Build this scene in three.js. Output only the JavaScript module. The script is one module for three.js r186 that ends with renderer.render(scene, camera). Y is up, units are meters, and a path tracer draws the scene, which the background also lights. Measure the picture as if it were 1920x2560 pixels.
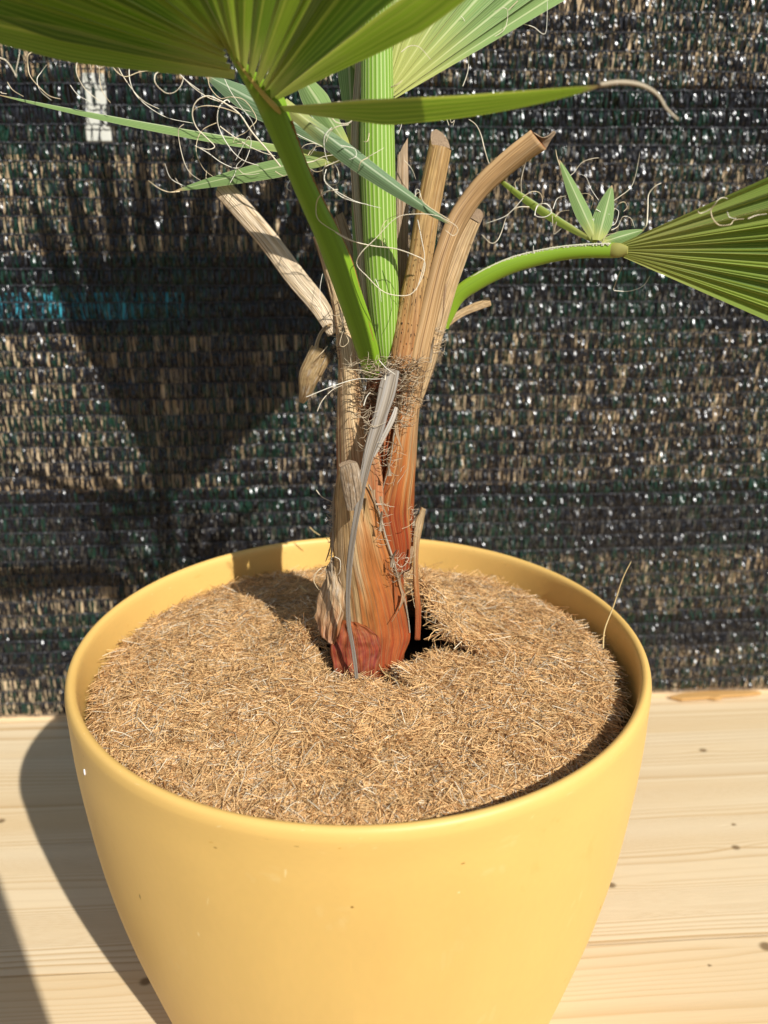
import * as THREE from 'three';
import { RoundedBoxGeometry } from 'three/addons/geometries/RoundedBoxGeometry.js';
import { mergeGeometries } from 'three/addons/utils/BufferGeometryUtils.js';
import { ImprovedNoise } from 'three/addons/math/ImprovedNoise.js';

// ---------------------------------------------------------------- camera, sky, sun, exposure
const scene = new THREE.Scene();
const camera = new THREE.PerspectiveCamera(67, 768 / 1024, 0.02, 60);
camera.position.set(0.0161, 0.5764, 0.4837);
camera.rotation.set(THREE.MathUtils.degToRad(-19), 0, 0);
camera.focus = 0.47; camera.userData.fStop = 6.5;
const SUN = new THREE.Vector3(0.225, 0.32, 0.332).normalize();
{ // a pale, lightly hazed summer sky; below the horizon the light that a dusty yard sends back
  const W = 128, H = 64, d = new Float32Array(W * H * 4);
  for (let j = 0; j < H; j++) for (let i = 0; i < W; i++) {
    const el = ((j + 0.5) / H - 0.5) * Math.PI, s = Math.pow(Math.max(0, Math.sin(el)), 0.45), k = (j * W + i) * 4;
    const c = el > 0 ? [0.52 - 0.31 * s, 0.53 - 0.25 * s, 0.53 - 0.12 * s] : [0.16, 0.13, 0.09];
    d[k] = c[0]; d[k + 1] = c[1]; d[k + 2] = c[2]; d[k + 3] = 1;
  }
  const t = new THREE.DataTexture(d, W, H, THREE.RGBAFormat, THREE.FloatType); t.mapping = THREE.EquirectangularReflectionMapping; t.magFilter = t.minFilter = THREE.LinearFilter; t.needsUpdate = true;
  scene.background = t; scene.environment = t;
}
const sun = new THREE.DirectionalLight(new THREE.Color(1, 0.975, 0.925), 5);
sun.position.copy(SUN).multiplyScalar(4); sun.castShadow = true; sun.shadow.radius = 1;
sun.shadow.mapSize.set(2048, 2048);
Object.assign(sun.shadow.camera, { left: -1.2, right: 1.2, top: 1.2, bottom: -1.2, near: 0.5, far: 9 });
scene.add(sun, sun.target);
const renderer = new THREE.WebGLRenderer({ antialias: true });
renderer.toneMapping = THREE.LinearToneMapping;
renderer.toneMappingExposure = 1.13;
renderer.shadowMap.enabled = true;

// ---------------------------------------------------------------- helpers
let seed = 12345;
function rnd() { seed = (seed + 0x6D2B79F5) | 0; let t = Math.imul(seed ^ (seed >>> 15), 1 | seed); t = (t + Math.imul(t ^ (t >>> 7), 61 | t)) ^ t; return ((t ^ (t >>> 14)) >>> 0) / 4294967296; }
const rr = (a, b) => a + (b - a) * rnd();
const gauss = () => (rnd() + rnd() + rnd() + rnd() - 2) * 1.7;
const perlin = new ImprovedNoise();
const noise = (x, y = 0, z = 0) => perlin.noise(x + 31.7, y + 11.3, z + 5.9);
const fbm = (x, y = 0, z = 0) => noise(x, y, z) * 0.6 + noise(x * 2.1, y * 2.1, z + 7) * 0.3 + noise(x * 4.3, y * 4.3, z + 3) * 0.15;
const clamp = (x, a = 0, b = 1) => Math.min(b, Math.max(a, x));
const smooth = (a, b, x) => { const t = clamp((x - a) / (b - a)); return t * t * (3 - 2 * t); };
const mix = (a, b, t) => a + (b - a) * t;
const mix3 = (a, b, t) => [mix(a[0], b[0], t), mix(a[1], b[1], t), mix(a[2], b[2], t)];
const V = (a) => new THREE.Vector3(a[0], a[1], a[2]);
const toS = (x) => { x = clamp(x); return 255 * (x <= 0.0031308 ? 12.92 * x : 1.055 * Math.pow(x, 1 / 2.4) - 0.055); };
function tex(w, h, fn) {            // fn(u, v) gives a linear colour
  const d = new Uint8Array(w * h * 4);
  for (let j = 0; j < h; j++) for (let i = 0; i < w; i++) {
    const c = fn((i + 0.5) / w, (j + 0.5) / h), k = (j * w + i) * 4;
    d[k] = toS(c[0]); d[k + 1] = toS(c[1]); d[k + 2] = toS(c[2]); d[k + 3] = 255;
  }
  const t = new THREE.DataTexture(d, w, h); t.colorSpace = THREE.SRGBColorSpace;
  t.magFilter = t.minFilter = THREE.LinearFilter; t.wrapS = t.wrapT = THREE.RepeatWrapping; t.needsUpdate = true; return t;
}
function grey(w, h, fn) { const t = tex(w, h, (u, v) => [0, 0, 0]); const d = t.image.data; for (let j = 0; j < h; j++) for (let i = 0; i < w; i++) { const k = (j * w + i) * 4; d[k] = d[k + 1] = d[k + 2] = 255 * clamp(fn((i + 0.5) / w, (j + 0.5) / h)); } t.colorSpace = THREE.NoColorSpace; return t; }
const used = {};
function numbered(n) { const k = used[n] = (used[n] ?? -1) + 1; return k ? n + '_' + String(k).padStart(3, '0') : n; }
function thing(name, label, category, group) { const o = new THREE.Group(); o.name = numbered(name); o.userData = { label, category }; if (group) o.userData.group = group; scene.add(o); return o; }
function part(name, geo, mat, parent, label) { const m = new THREE.Mesh(geo, mat); m.name = name; m.castShadow = m.receiveShadow = true; if (label) m.userData.label = label; parent.add(m); return m; }
function makeGeo(pos, uv, idx) { const g = new THREE.BufferGeometry(); g.setAttribute('position', new THREE.Float32BufferAttribute(pos, 3)); if (uv) g.setAttribute('uv', new THREE.Float32BufferAttribute(uv, 2)); g.setIndex(idx); g.computeVertexNormals(); return g; }

// rows of numbers -> a smooth list of n rows (Catmull-Rom)
function spline(rows, n) {
  const out = [], m = rows.length - 1;
  for (let i = 0; i < n; i++) {
    const t = i / (n - 1) * m, k = Math.min(m - 1, Math.floor(t)), f = t - k;
    const a = rows[Math.max(0, k - 1)], b = rows[k], c = rows[k + 1], d = rows[Math.min(m, k + 2)];
    out.push(b.map((_, q) => 0.5 * (2 * b[q] + (c[q] - a[q]) * f + (2 * a[q] - 5 * b[q] + 4 * c[q] - d[q]) * f * f + (3 * b[q] - a[q] - 3 * c[q] + d[q]) * f * f * f)));
  }
  return out;
}
// a closed stalk: rows [x, y, z, width]; front and back are bulges as shares of the width
function stalk(rows, o = {}) {
  const { n = 40, seg = 20, front = 0.3, back = 0.3, ridges = 0, ridge = 0, cut = [0, 0], N = [0, 0, 1], rough = 0, twist = 0 } = o;
  const P = spline(rows, n), pos = [], uv = [], idx = [], ends = [[], []];
  let len = 0;
  for (let i = 0; i < n; i++) {
    const p = V(P[i]), t = V(P[Math.min(n - 1, i + 1)]).sub(V(P[Math.max(0, i - 1)])).normalize();
    if (i) len += p.distanceTo(V(P[i - 1]));
    const s = new THREE.Vector3().crossVectors(t, V(N)).normalize(), nn = new THREE.Vector3().crossVectors(s, t).normalize(), w = Math.max(0.0004, P[i][3]);
    if (twist) { s.applyAxisAngle(t, twist * i / n); nn.applyAxisAngle(t, twist * i / n); }
    const e = smooth(0.0, 0.03 * n, i) * 0 + (i === n - 1 ? 1 : i === n - 2 ? 0.85 : 0);
    for (let j = 0; j <= seg; j++) {
      const a = j / seg * Math.PI * 2, ca = Math.cos(a), sa = Math.sin(a);
      let k = 1 + ridge * Math.cos(a * ridges) + rough * noise(ca * 2, sa * 2, len * 60);
      const off = (sa > 0 ? front : back) * sa * w * k;
      const q = p.clone().addScaledVector(s, ca * w * 0.5 * k).addScaledVector(nn, off).addScaledVector(t, e * w * (cut[0] * ca + cut[1] * sa + (cut[0] || cut[1] ? 0.12 * noise(ca * 3, sa * 3, len) : 0)));
      pos.push(q.x, q.y, q.z); uv.push(j / seg, len);
      if (i === 0 && j < seg) ends[0].push(q.x, q.y, q.z);
      if (i === n - 1 && j < seg) ends[1].push(q.x, q.y, q.z);
    }
  }
  const W = seg + 1;
  for (let i = 0; i < n - 1; i++) for (let j = 0; j < seg; j++) { const a = i * W + j, b = a + W; idx.push(a, a + 1, b, b, a + 1, b + 1); }
  const body = makeGeo(pos, uv, idx);
  const cap = (e, flip) => { const m = e.length / 3, c = [0, 0, 0]; for (let i = 0; i < e.length; i++) c[i % 3] += e[i] / m; const ps = [...e, ...c], u = [], ix = []; for (let i = 0; i < m; i++) { const a = i / m * 6.2832; u.push(0.5 + 0.5 * Math.cos(a), 0.5 + 0.5 * Math.sin(a)); ix.push(...(flip ? [m, (i + 1) % m, i] : [m, i, (i + 1) % m])); } u.push(0.5, 0.5); return makeGeo(ps, u, ix); };
  return { body, low: cap(ends[0], true), top: cap(ends[1], false), len };
}
const joined = (s) => mergeGeometries([s.body, s.low, s.top]);
// a wrapped leaf base: rows [left xyz, right xyz]; a curved sheet with thickness
function shell(rows, o = {}) {
  const { n = 48, seg = 18, bulge = 0.3, thick = 0.003, wob = 0.0008, edge = 0.06, cutJag = 0 } = o;
  const P = spline(rows, n), pos = [], uv = [], idx = [], W = seg + 1;
  for (let side = 0; side < 2; side++) for (let i = 0; i < n; i++) {
    const l = V(P[i]), r = V(P[i].slice(3)), l2 = V(P[Math.min(n - 1, i + 1)]), l0 = V(P[Math.max(0, i - 1)]), r2 = V(P[Math.min(n - 1, i + 1)].slice(3)), r0 = V(P[Math.max(0, i - 1)].slice(3));
    const t = l2.add(r2).sub(l0).sub(r0).normalize(), s = r.clone().sub(l), w = s.length(), nn = new THREE.Vector3().crossVectors(s, t).normalize();
    const b = typeof bulge === 'function' ? bulge(i / (n - 1)) : bulge;
    for (let j = 0; j <= seg; j++) {
      const f = j / seg, ang = Math.sin(Math.PI * f), edgeN = edge * w * noise(i * 0.16, f < 0.5 ? 3 : 9) * Math.pow(Math.abs(2 * f - 1), 6);
      const q = l.clone().addScaledVector(s, f).addScaledVector(nn, b * w * ang + wob * noise(f * 6, i * 0.15, side) - side * thick * (0.35 + 0.65 * Math.min(1, ang * 2.5))).addScaledVector(s.clone().normalize(), edgeN).addScaledVector(t, i === n - 1 ? cutJag * noise(f * 9, 2) : 0);
      pos.push(q.x, q.y, q.z); uv.push(f, i / (n - 1));
    }
  }
  const B = n * W;
  for (let i = 0; i < n - 1; i++) for (let j = 0; j < seg; j++) { const a = i * W + j, b = a + W; idx.push(a, a + 1, b, b, a + 1, b + 1); idx.push(B + a, B + b, B + a + 1, B + b, B + b + 1, B + a + 1); }
  for (let i = 0; i < n - 1; i++) { const a = i * W, b = a + W; idx.push(a, b, B + a, B + a, b, B + b); const c = a + seg, d = c + W; idx.push(c, B + c, d, d, B + c, B + d); }
  for (let j = 0; j < seg; j++) { idx.push(j, B + j, j + 1, j + 1, B + j, B + j + 1); const k = (n - 1) * W + j; idx.push(k, k + 1, B + k, B + k, k + 1, B + k + 1); }
  return makeGeo(pos, uv, idx);
}
// a thread along points, radius tapering
function thread(pts, r0, r1 = r0 * 0.5, o = {}) {
  const { n = Math.max(10, pts.length * 5), sides = 5, flat = 1 } = o;
  const P = spline(pts, n), pos = [], idx = [];
  let ref = new THREE.Vector3(0.3, 0.2, 1).normalize();
  for (let i = 0; i < n; i++) {
    const p = V(P[i]), t = V(P[Math.min(n - 1, i + 1)]).sub(V(P[Math.max(0, i - 1)])).normalize();
    const s = new THREE.Vector3().crossVectors(t, ref); if (s.lengthSq() < 1e-6) s.set(1, 0, 0); s.normalize(); const b = new THREE.Vector3().crossVectors(s, t); ref = b.clone();
    const r = mix(r0, r1, Math.pow(i / (n - 1), 1.5)) * (i === n - 1 ? 0.3 : 1);
    for (let j = 0; j < sides; j++) { const a = j / sides * 6.2832, q = p.clone().addScaledVector(s, Math.cos(a) * r * flat).addScaledVector(b, Math.sin(a) * r); pos.push(q.x, q.y, q.z); }
  }
  for (let i = 0; i < n - 1; i++) for (let j = 0; j < sides; j++) { const a = i * sides + j, b = i * sides + (j + 1) % sides; idx.push(a, b, a + sides, a + sides, b, b + sides); }
  return makeGeo(pos, null, idx);
}

// ---------------------------------------------------------------- the bench
const TURN = 0.064;
const pineTex = (id) => tex(1024, 512, (u, v) => {
  const x = u * 1.7, y = v * 0.153;
  let best = 0, warp = 0;
  for (const [kx, ky, kr] of PINE_KNOTS[id] ?? []) { const dx = (x - kx) / 2.6, dy = y - ky, d = Math.hypot(dx, dy) / kr; warp += Math.sign(dy) * kr * 1.3 * Math.exp(-d * d * 0.16); best = Math.max(best, 1 - smooth(0.5, 1.15, Math.hypot((x - kx) / 1.25, y - ky) / kr)); }
  const yy = y + warp * 0.6 + 0.010 * noise(x * 1.6, y * 9, id * 3.1) + 0.0022 * noise(x * 7, y * 40, id);
  const pitch = [0.0046, 0.0095, 0.0068, 0.0040, 0.0075][id % 5] * (1 + 0.5 * noise(yy * 22, id * 5.3));
  const ph = yy / pitch + id * 0.37, fr = ph - Math.floor(ph);
  let late = Math.pow(fr, 4) * (1 - smooth(0.93, 1, fr)) * (0.45 + 0.55 * clamp(0.6 + 1.3 * noise(yy * 60, x * 0.8, id)));
  const fine = 0.5 + 0.5 * noise(x * 26, y * 1900, id), broad = fbm(x * 1.3, y * 16, id * 2.7);
  let c = mix3([0.75, 0.60, 0.385], [0.46, 0.27, 0.10], clamp(late * (id === 4 || id === 0 ? 0.9 : 1.25)));
  c = mix3(c, [0.66, 0.455, 0.22], clamp((id === 4 ? 0.55 : id === 3 ? 0.2 : 0.38) + broad * 1.2) * 0.6);
  c = c.map((q) => q * (0.93 + 0.12 * fine));
  if (best > 0) c = mix3(c, [0.17, 0.10, 0.04], best * 0.85);
  return c;
});
const PINE_KNOTS = { 2: [[1.303, 0.039, 0.0042], [0.5, 0.11, 0.004]], 3: [[1.229, 0.015, 0.0022], [1.215, 0.047, 0.0038], [1.072, 0.087, 0.004]], 4: [[1.193, 0.012, 0.0055], [0.662, 0.012, 0.0045], [1.135, 0.027, 0.0015]] };
const bench = thing('wooden_bench', 'pale pine plank bench top under the yellow pot', 'bench');
bench.rotation.y = TURN;
const pines = [];
for (let i = 0; i < 6; i++) {
  const w = 0.1511, g = new RoundedBoxGeometry(1.7, 0.028, w, 3, 0.0008);
  const p = g.attributes.position, uv = g.attributes.uv;
  for (let k = 0; k < p.count; k++) uv.setXY(k, p.getX(k) / 1.7 + 0.5, p.getZ(k) / 0.153 + 0.5);
  const t = i === 0 ? (pines[2] ??= pineTex(2)) : i === 5 ? pines[1] : (pines[i] ??= pineTex(i)), m = new THREE.MeshStandardMaterial({ map: t, roughness: 0.58, bumpMap: t, bumpScale: 0.0005 });
  const pl = part('plank', g, m, bench);
  pl.position.set(0.03 * Math.sin(i * 2.3), -0.0220 + 0.0020 * i, -0.4765 - 0.0763 + i * 0.1525);
}
part('underlay', new THREE.BoxGeometry(1.66, 0.02, 0.9), new THREE.MeshStandardMaterial({ color: new THREE.Color().setRGB(0.2, 0.12, 0.06), roughness: 0.9 }), bench).position.set(0, -0.0405, -0.17);
for (const x of [-0.62, 0.62]) part('crossbar', new RoundedBoxGeometry(0.07, 0.05, 0.86, 2, 0.003), new THREE.MeshStandardMaterial({ color: new THREE.Color().setRGB(0.5, 0.36, 0.2), roughness: 0.7 }), bench).position.set(x, -0.0765, -0.17);
{ // the splintered strip by the net
  const m = new THREE.MeshStandardMaterial({ color: new THREE.Color().setRGB(0.50, 0.28, 0.09), roughness: 0.75 });
  const sh = new THREE.Shape(); [[0, 0], [0.012, -0.006], [0.05, -0.004], [0.058, -0.007], [0.066, -0.006], [0.064, -0.002], [0.10, -0.001], [0.125, 0.002], [0.12, 0.006], [0.06, 0.009], [0.02, 0.007]].forEach(([x, y], i) => i ? sh.lineTo(x, y) : sh.moveTo(x, y));
  const g = new THREE.ExtrudeGeometry(sh, { depth: 0.003, bevelEnabled: true, bevelSize: 0.0008, bevelThickness: 0.0008, bevelSegments: 1 });
  g.rotateX(-Math.PI / 2);
  const o = new THREE.Mesh(g, m); o.name = 'wood_splinter'; o.castShadow = o.receiveShadow = true; o.userData = { label: 'flat orange brown splinter of wood lying against the bottom of the net', category: 'splinter' };
  o.position.set(0.405, -0.0030, -0.424); o.rotation.y = TURN; scene.add(o);
}
// ---------------------------------------------------------------- behind the net
const back = thing('board_fence', 'horizontal brown boards seen through the dark net', 'fence'); back.position.set(0, 0, -0.409); back.rotation.y = TURN;
const boardTex = tex(512, 128, (u, v) => { const x = u * 1.9, y = v * 0.16, g = fbm(x * 3, y * 120), c = mix3([0.78, 0.60, 0.38], [0.58, 0.38, 0.19], clamp(0.4 + g)); return c.map((q) => q * (0.9 + 0.2 * noise(x * 40, y * 600))); });
const boardMat = new THREE.MeshStandardMaterial({ map: boardTex, roughness: 0.8 });
for (const [y0, y1] of [[-0.02, 0.062], [0.118, 0.2], [0.3, 0.483], [0.565, 0.665], [0.735, 0.89], [0.95, 1.1]]) { const g = new RoundedBoxGeometry(1.78, y1 - y0, 0.02, 2, 0.002); part('board', g, boardMat, back).position.set(0, (y0 + y1) / 2, -0.0098); }
const wall = new THREE.Mesh(new THREE.BoxGeometry(3.2, 2.2, 0.08), new THREE.MeshStandardMaterial({ color: new THREE.Color().setRGB(0.2, 0.17, 0.13), roughness: 0.9 }));
wall.name = 'garden_wall'; wall.userData = { label: 'shaded brown wall glimpsed in the gaps behind the boards', category: 'wall' }; wall.position.set(0.0, 0.68, -0.491); wall.rotation.y = TURN; wall.castShadow = wall.receiveShadow = true; scene.add(wall);
for (const [name, label, cat, x, y, w, h, c] of [['white_tag', 'small white plate showing through the net at upper left', 'plate', -0.277, 0.709, 0.026, 0.064, [0.62, 0.61, 0.53]], ['teal_panel', 'teal blue strip showing through the net on the left', 'panel', -0.38, 0.513, 0.35, 0.03, [0.05, 0.40, 0.52]]]) {
  const o = new THREE.Mesh(new RoundedBoxGeometry(w, h, 0.008, 2, 0.002), new THREE.MeshStandardMaterial({ color: new THREE.Color().setRGB(...c), roughness: 0.55 }));
  o.name = name; o.userData = { label, category: cat }; o.castShadow = o.receiveShadow = true; const a = new THREE.Vector3(x, y, -0.004 + 0.0004).applyAxisAngle(new THREE.Vector3(0, 1, 0), TURN); o.position.set(a.x, a.y, a.z - 0.409); o.rotation.y = TURN; scene.add(o);
}
// ---------------------------------------------------------------- the shade net
const net = thing('shade_net', 'black and dark green knitted shade net hanging behind the palm', 'net'); net.position.set(0, 0, -0.409); net.rotation.y = TURN;
const NR = 60, NS = 0.0177, NX = 0.9;
const rowY = (k, x) => 0.004 + k * NS + 0.0035 * noise(x * 2.2, k * 0.21) + 0.0012 * noise(x * 11, k * 0.5) + (k > 30 ? 0.004 * (k - 30) / 30 * noise(x * 3.3, 4.4) : 0);
const netZ = (x, y) => 0.0026 + 0.0014 * noise(x * 5, y * 2.2) + 0.0010 * noise(x * 16, y * 3, 2);
const plasticBlack = new THREE.MeshStandardMaterial({ color: new THREE.Color().setRGB(0.010, 0.010, 0.013), roughness: 0.25 });
const knitYarn = new THREE.MeshStandardMaterial({ color: new THREE.Color().setRGB(0.035, 0.035, 0.042), roughness: 0.38 });
const plasticGreen = new THREE.MeshStandardMaterial({ color: new THREE.Color().setRGB(0.008, 0.036, 0.021), roughness: 0.26 });
const y0r = (k) => 0.004 + k * NS;
const tapes = [{ p: [], i: [] }, { p: [], i: [] }];
for (let k = 0; k < NR - 1; k++) {
  let x = -NX;
  while (x < NX) {
    if (x > -0.292 + 0.004 * noise(k * 0.7) && x < -0.263 + 0.006 * noise(k * 0.9, 5) && y0r(k) > 0.668 && y0r(k) < 0.738 && rnd() < 0.7) { x += 0.0016; continue; }
    const w = rr(0.0008, 0.0021), B = tapes[rnd() < 0.26 + 0.5 * noise(x * 9, k * 0.25, 6) ? 1 : 0], lean = gauss() * 0.0012, yaw = gauss() * 0.26, belly = rnd() < 0.45 ? rr(0.0012, 0.0050) : rr(-0.0012, 0.0016), bp = Math.exp(gauss() * 0.6), bt = gauss() * 0.0012, tw = gauss() * 0.7;
    const y0 = rowY(k, x), y1 = rowY(k + 1, x), b0 = B.p.length / 3, S = 6;
    for (let s = 0; s <= S; s++) {
      const f = s / S, y = mix(y0, y1, f), cx = x + lean * Math.sin(Math.PI * f * 0.8), z = netZ(x, y) + belly * Math.sin(Math.PI * Math.pow(f, bp)) + bt * Math.sin(2 * Math.PI * f), a = yaw + tw * (f - 0.5), hw = w / 2 * (0.75 + 0.25 * Math.sin(Math.PI * f));
      B.p.push(cx - Math.cos(a) * hw, y, z + Math.sin(a) * hw, cx + Math.cos(a) * hw, y, z - Math.sin(a) * hw);
      if (s) { const q = b0 + s * 2; B.i.push(q - 2, q - 1, q, q, q - 1, q + 1); }
    }
    x += w * rr(0.5, 0.8) + (rnd() < 0.04 + 0.26 * noise(x * 22, k * 0.6) ? rr(0.0010, 0.0027) : 0);
  }
}
tapes.forEach((B, q) => { const m = part(q ? 'green_tape' : 'black_tape', makeGeo(B.p, null, B.i), q ? plasticGreen : plasticBlack, net); m.userData.kind = 'stuff'; });
const oct = new THREE.OctahedronGeometry(1, 0);
for (let k = 0; k < NR; k++) {
  const gs = [], M = new THREE.Matrix4(), Q = new THREE.Quaternion(), E = new THREE.Euler();
  for (let x = -NX; x < NX; x += rr(0.0017, 0.0029)) {
    E.set(rr(-0.7, 0.7), rr(-0.45, 0.45), rr(-0.5, 0.5)); Q.setFromEuler(E);
    M.compose(new THREE.Vector3(x, rowY(k, x) + gauss() * 0.0003, netZ(x, rowY(k, x)) + 0.0026), Q, new THREE.Vector3(rr(0.0013, 0.0021), rr(0.0008, 0.0012), rr(0.0008, 0.0012)));
    const o = oct.clone(); o.deleteAttribute('uv'); o.applyMatrix4(M); gs.push(o);
  }
  part('knit_row', mergeGeometries(gs), knitYarn, net);
}
// ---------------------------------------------------------------- the pot
const RIM = 0.32;
const potTex = tex(2048, 1024, (u, v) => {
  const m = 1 + 0.035 * noise(u * 40, v * 14) + 0.02 * noise(u * 300, v * 110);
  return [0.735 * m, 0.458 * m, 0.134 * m];
});
{ const d = potTex.image.data, put = (u, v, a, b, col, rot = 0, op = 1) => { const W = 2048, H = 1024, cx = u * W, cy = v * H; for (let y = Math.floor(cy - 16); y < cy + 16; y++) for (let x = Math.floor(cx - 16); x < cx + 16; x++) { const dx = x - cx, dy = y - cy, p = (dx * Math.cos(rot) + dy * Math.sin(rot)) / a, q = (dy * Math.cos(rot) - dx * Math.sin(rot)) / b, e = op * (1 - smooth(0.6, 1.2, Math.hypot(p, q) + 0.3 * noise(x * 0.4, y * 0.4))); if (e <= 0) continue; const k = (((y + H) % H) * W + ((x + W) % W)) * 4; for (let c = 0; c < 3; c++) d[k + c] = mix(d[k + c], col[c], e); } };
  for (let i = 0; i < 260; i++) { const t = rnd(); put(rnd(), rnd(), rr(0.8, 2.6), rr(0.7, 1.6), t < 0.5 ? [246, 226, 178] : t < 0.8 ? [120, 84, 30] : [196, 140, 50], rnd() * 3, rr(0.3, 0.9)); }
  for (let i = 0; i < 240; i++) { const u = rnd(), v = rnd(), n = 3 + Math.floor(rnd() * 5), col = rnd() < 0.6 ? [240, 216, 160] : [196, 152, 70]; for (let k = 0; k < n; k++) put(u + gauss() * 0.004, v + gauss() * 0.006, rr(2, 8), rr(2, 5), col, rnd() * 3, rr(0.04, 0.12)); }
  for (let i = 0; i < 40; i++) put(rnd(), rnd(), rr(5, 12), rr(0.6, 1.0), [244, 222, 170], rr(1, 2), 0.5); }
const pot = thing('flower_pot', 'large smooth yellow plastic plant pot standing on the planks', 'pot');
{
  const prof = [[0.0005, 0.004], [0.128, 0.004], [0.1375, 0.0002], [0.1415, 0.002], [0.1445, 0.008], [0.150, 0.03], [0.1535, 0.042], [0.1678, 0.1], [0.1790, 0.15], [0.1872, 0.2], [0.1920, 0.25], [0.1936, 0.28], [0.1938, 0.3], [0.1940, 0.311], [0.1938, 0.315], [0.1928, 0.3183], [0.1911, 0.3199], [0.1892, 0.3199], [0.1875, 0.3186], [0.1866, 0.316], [0.1862, 0.311], [0.1858, 0.295], [0.184, 0.27], [0.180, 0.22], [0.15, 0.08], [0.135, 0.014], [0.0005, 0.014]];
  const fine = spline(prof.slice(4), 110), pts = [...prof.slice(0, 4), ...fine].map(([a, b]) => new THREE.Vector2(Math.max(a, 0.0004), b));
  const g = new THREE.LatheGeometry(pts, 160);
  part('pot_body', g, new THREE.MeshPhysicalMaterial({ map: potTex, roughness: 0.46, specularIntensity: 0.7 }), pot);
  const chip = new THREE.SphereGeometry(1, 12, 8); chip.scale(0.0006, 0.0022, 0.0005);
  const c = part('paint_chip', chip, new THREE.MeshStandardMaterial({ color: new THREE.Color().setRGB(0.82, 0.82, 0.85), roughness: 0.25 }), pot, 'small pale chip below the rim'); const a = 2.47; c.position.set(Math.cos(a) * 0.1941, 0.297, Math.sin(a) * 0.1941); c.rotation.y = Math.PI / 2 - a;
}
const soil = new THREE.Mesh(new THREE.CylinderGeometry(0.1795, 0.165, 0.15, 64), new THREE.MeshStandardMaterial({ color: new THREE.Color().setRGB(0.03, 0.02, 0.012), roughness: 1 }));
soil.name = 'potting_soil'; soil.userData = { label: 'dark potting soil under the coir mat inside the pot', category: 'soil', kind: 'stuff' }; soil.position.y = 0.21; soil.castShadow = soil.receiveShadow = true; scene.add(soil);

// ---------------------------------------------------------------- the coir mat
const HC = [0.008, 0.004], CUT = 0.16;
const outerR = (phi) => 0.1800 - 0.0045 * smooth(0.2, 1.0, Math.cos(phi - 0.55)) + 0.0018 * noise(Math.cos(phi) * 5, Math.sin(phi) * 5);
const bell = (phi, at, w) => Math.exp(-Math.pow(Math.atan2(Math.sin(phi - at), Math.cos(phi - at)) / w, 2));
const holeR = (phi, s) => 0.0385 - 0.004 * bell(phi, 0.9, 0.4) + 0.005 * bell(phi, 1.9, 0.5) + 0.004 * noise(Math.cos(phi) * 2.5, Math.sin(phi) * 2.5, 1) + 0.011 * Math.exp(-Math.pow((s - 0.05) / 0.4, 2)) + 0.006 * Math.exp(-Math.pow((s - 3.1) / 0.3, 2));
function matPoint(s, t) {           // s: angle swept from the cut, t: hole edge to rim
  const phi = CUT - s, rh = holeR(phi, s), dx = Math.cos(phi), dz = Math.sin(phi);
  const b = HC[0] * dx + HC[1] * dz, R = outerR(phi), far = -b + Math.sqrt(b * b - (HC[0] ** 2 + HC[1] ** 2) + R * R);
  const d = mix(rh, far, t), x = HC[0] + dx * d, z = HC[1] + dz * d, r = Math.hypot(x, z), u = d - rh;
  let y = 0.3095 - 0.009 * Math.pow(r / 0.18, 3) + 0.004 * (z / 0.18) + 0.0022 * fbm(x * 40, z * 40) + 0.003 * noise(x * 12, z * 12);
  y -= 0.005 * smooth(0.165, 0.182, r);
  y += 0.044 * Math.exp(-Math.pow((s - 0.75) / 0.5, 2)) * Math.exp(-Math.pow(u / 0.026, 2)) + 0.012 * Math.exp(-Math.pow(s / 0.3, 2)) * Math.exp(-Math.pow(u / 0.03, 2));
  y += 0.020 * Math.exp(-Math.pow((s - 3.3) / 0.35, 2)) * Math.exp(-Math.pow(u / 0.022, 2));
  // the slit running out to the front right
  const ax = 0.010, az = 0.030, ux = 0.652, uz = 0.758, px = x - ax, pz = z - az, al = px * ux + pz * uz, ac = px * uz - pz * ux + 0.0015 * noise(al * 90);
  const gap = Math.exp(-Math.pow(ac / (0.0042 * (1 - smooth(0.015, 0.05, al)) + 0.0006), 2)) * smooth(-0.012, 0, al) * (1 - smooth(0.03, 0.046, al));
  y -= 0.014 * gap; y += 0.005 * Math.exp(-Math.pow((ac - 0.007) / 0.008, 2)) * smooth(-0.02, 0.0, al) * (1 - smooth(0.02, 0.05, al));
  return [x, y, z, gap];
}
const mat = thing('coir_mat', 'round coconut fibre mulch mat covering the soil around the palm stem', 'mat');
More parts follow.
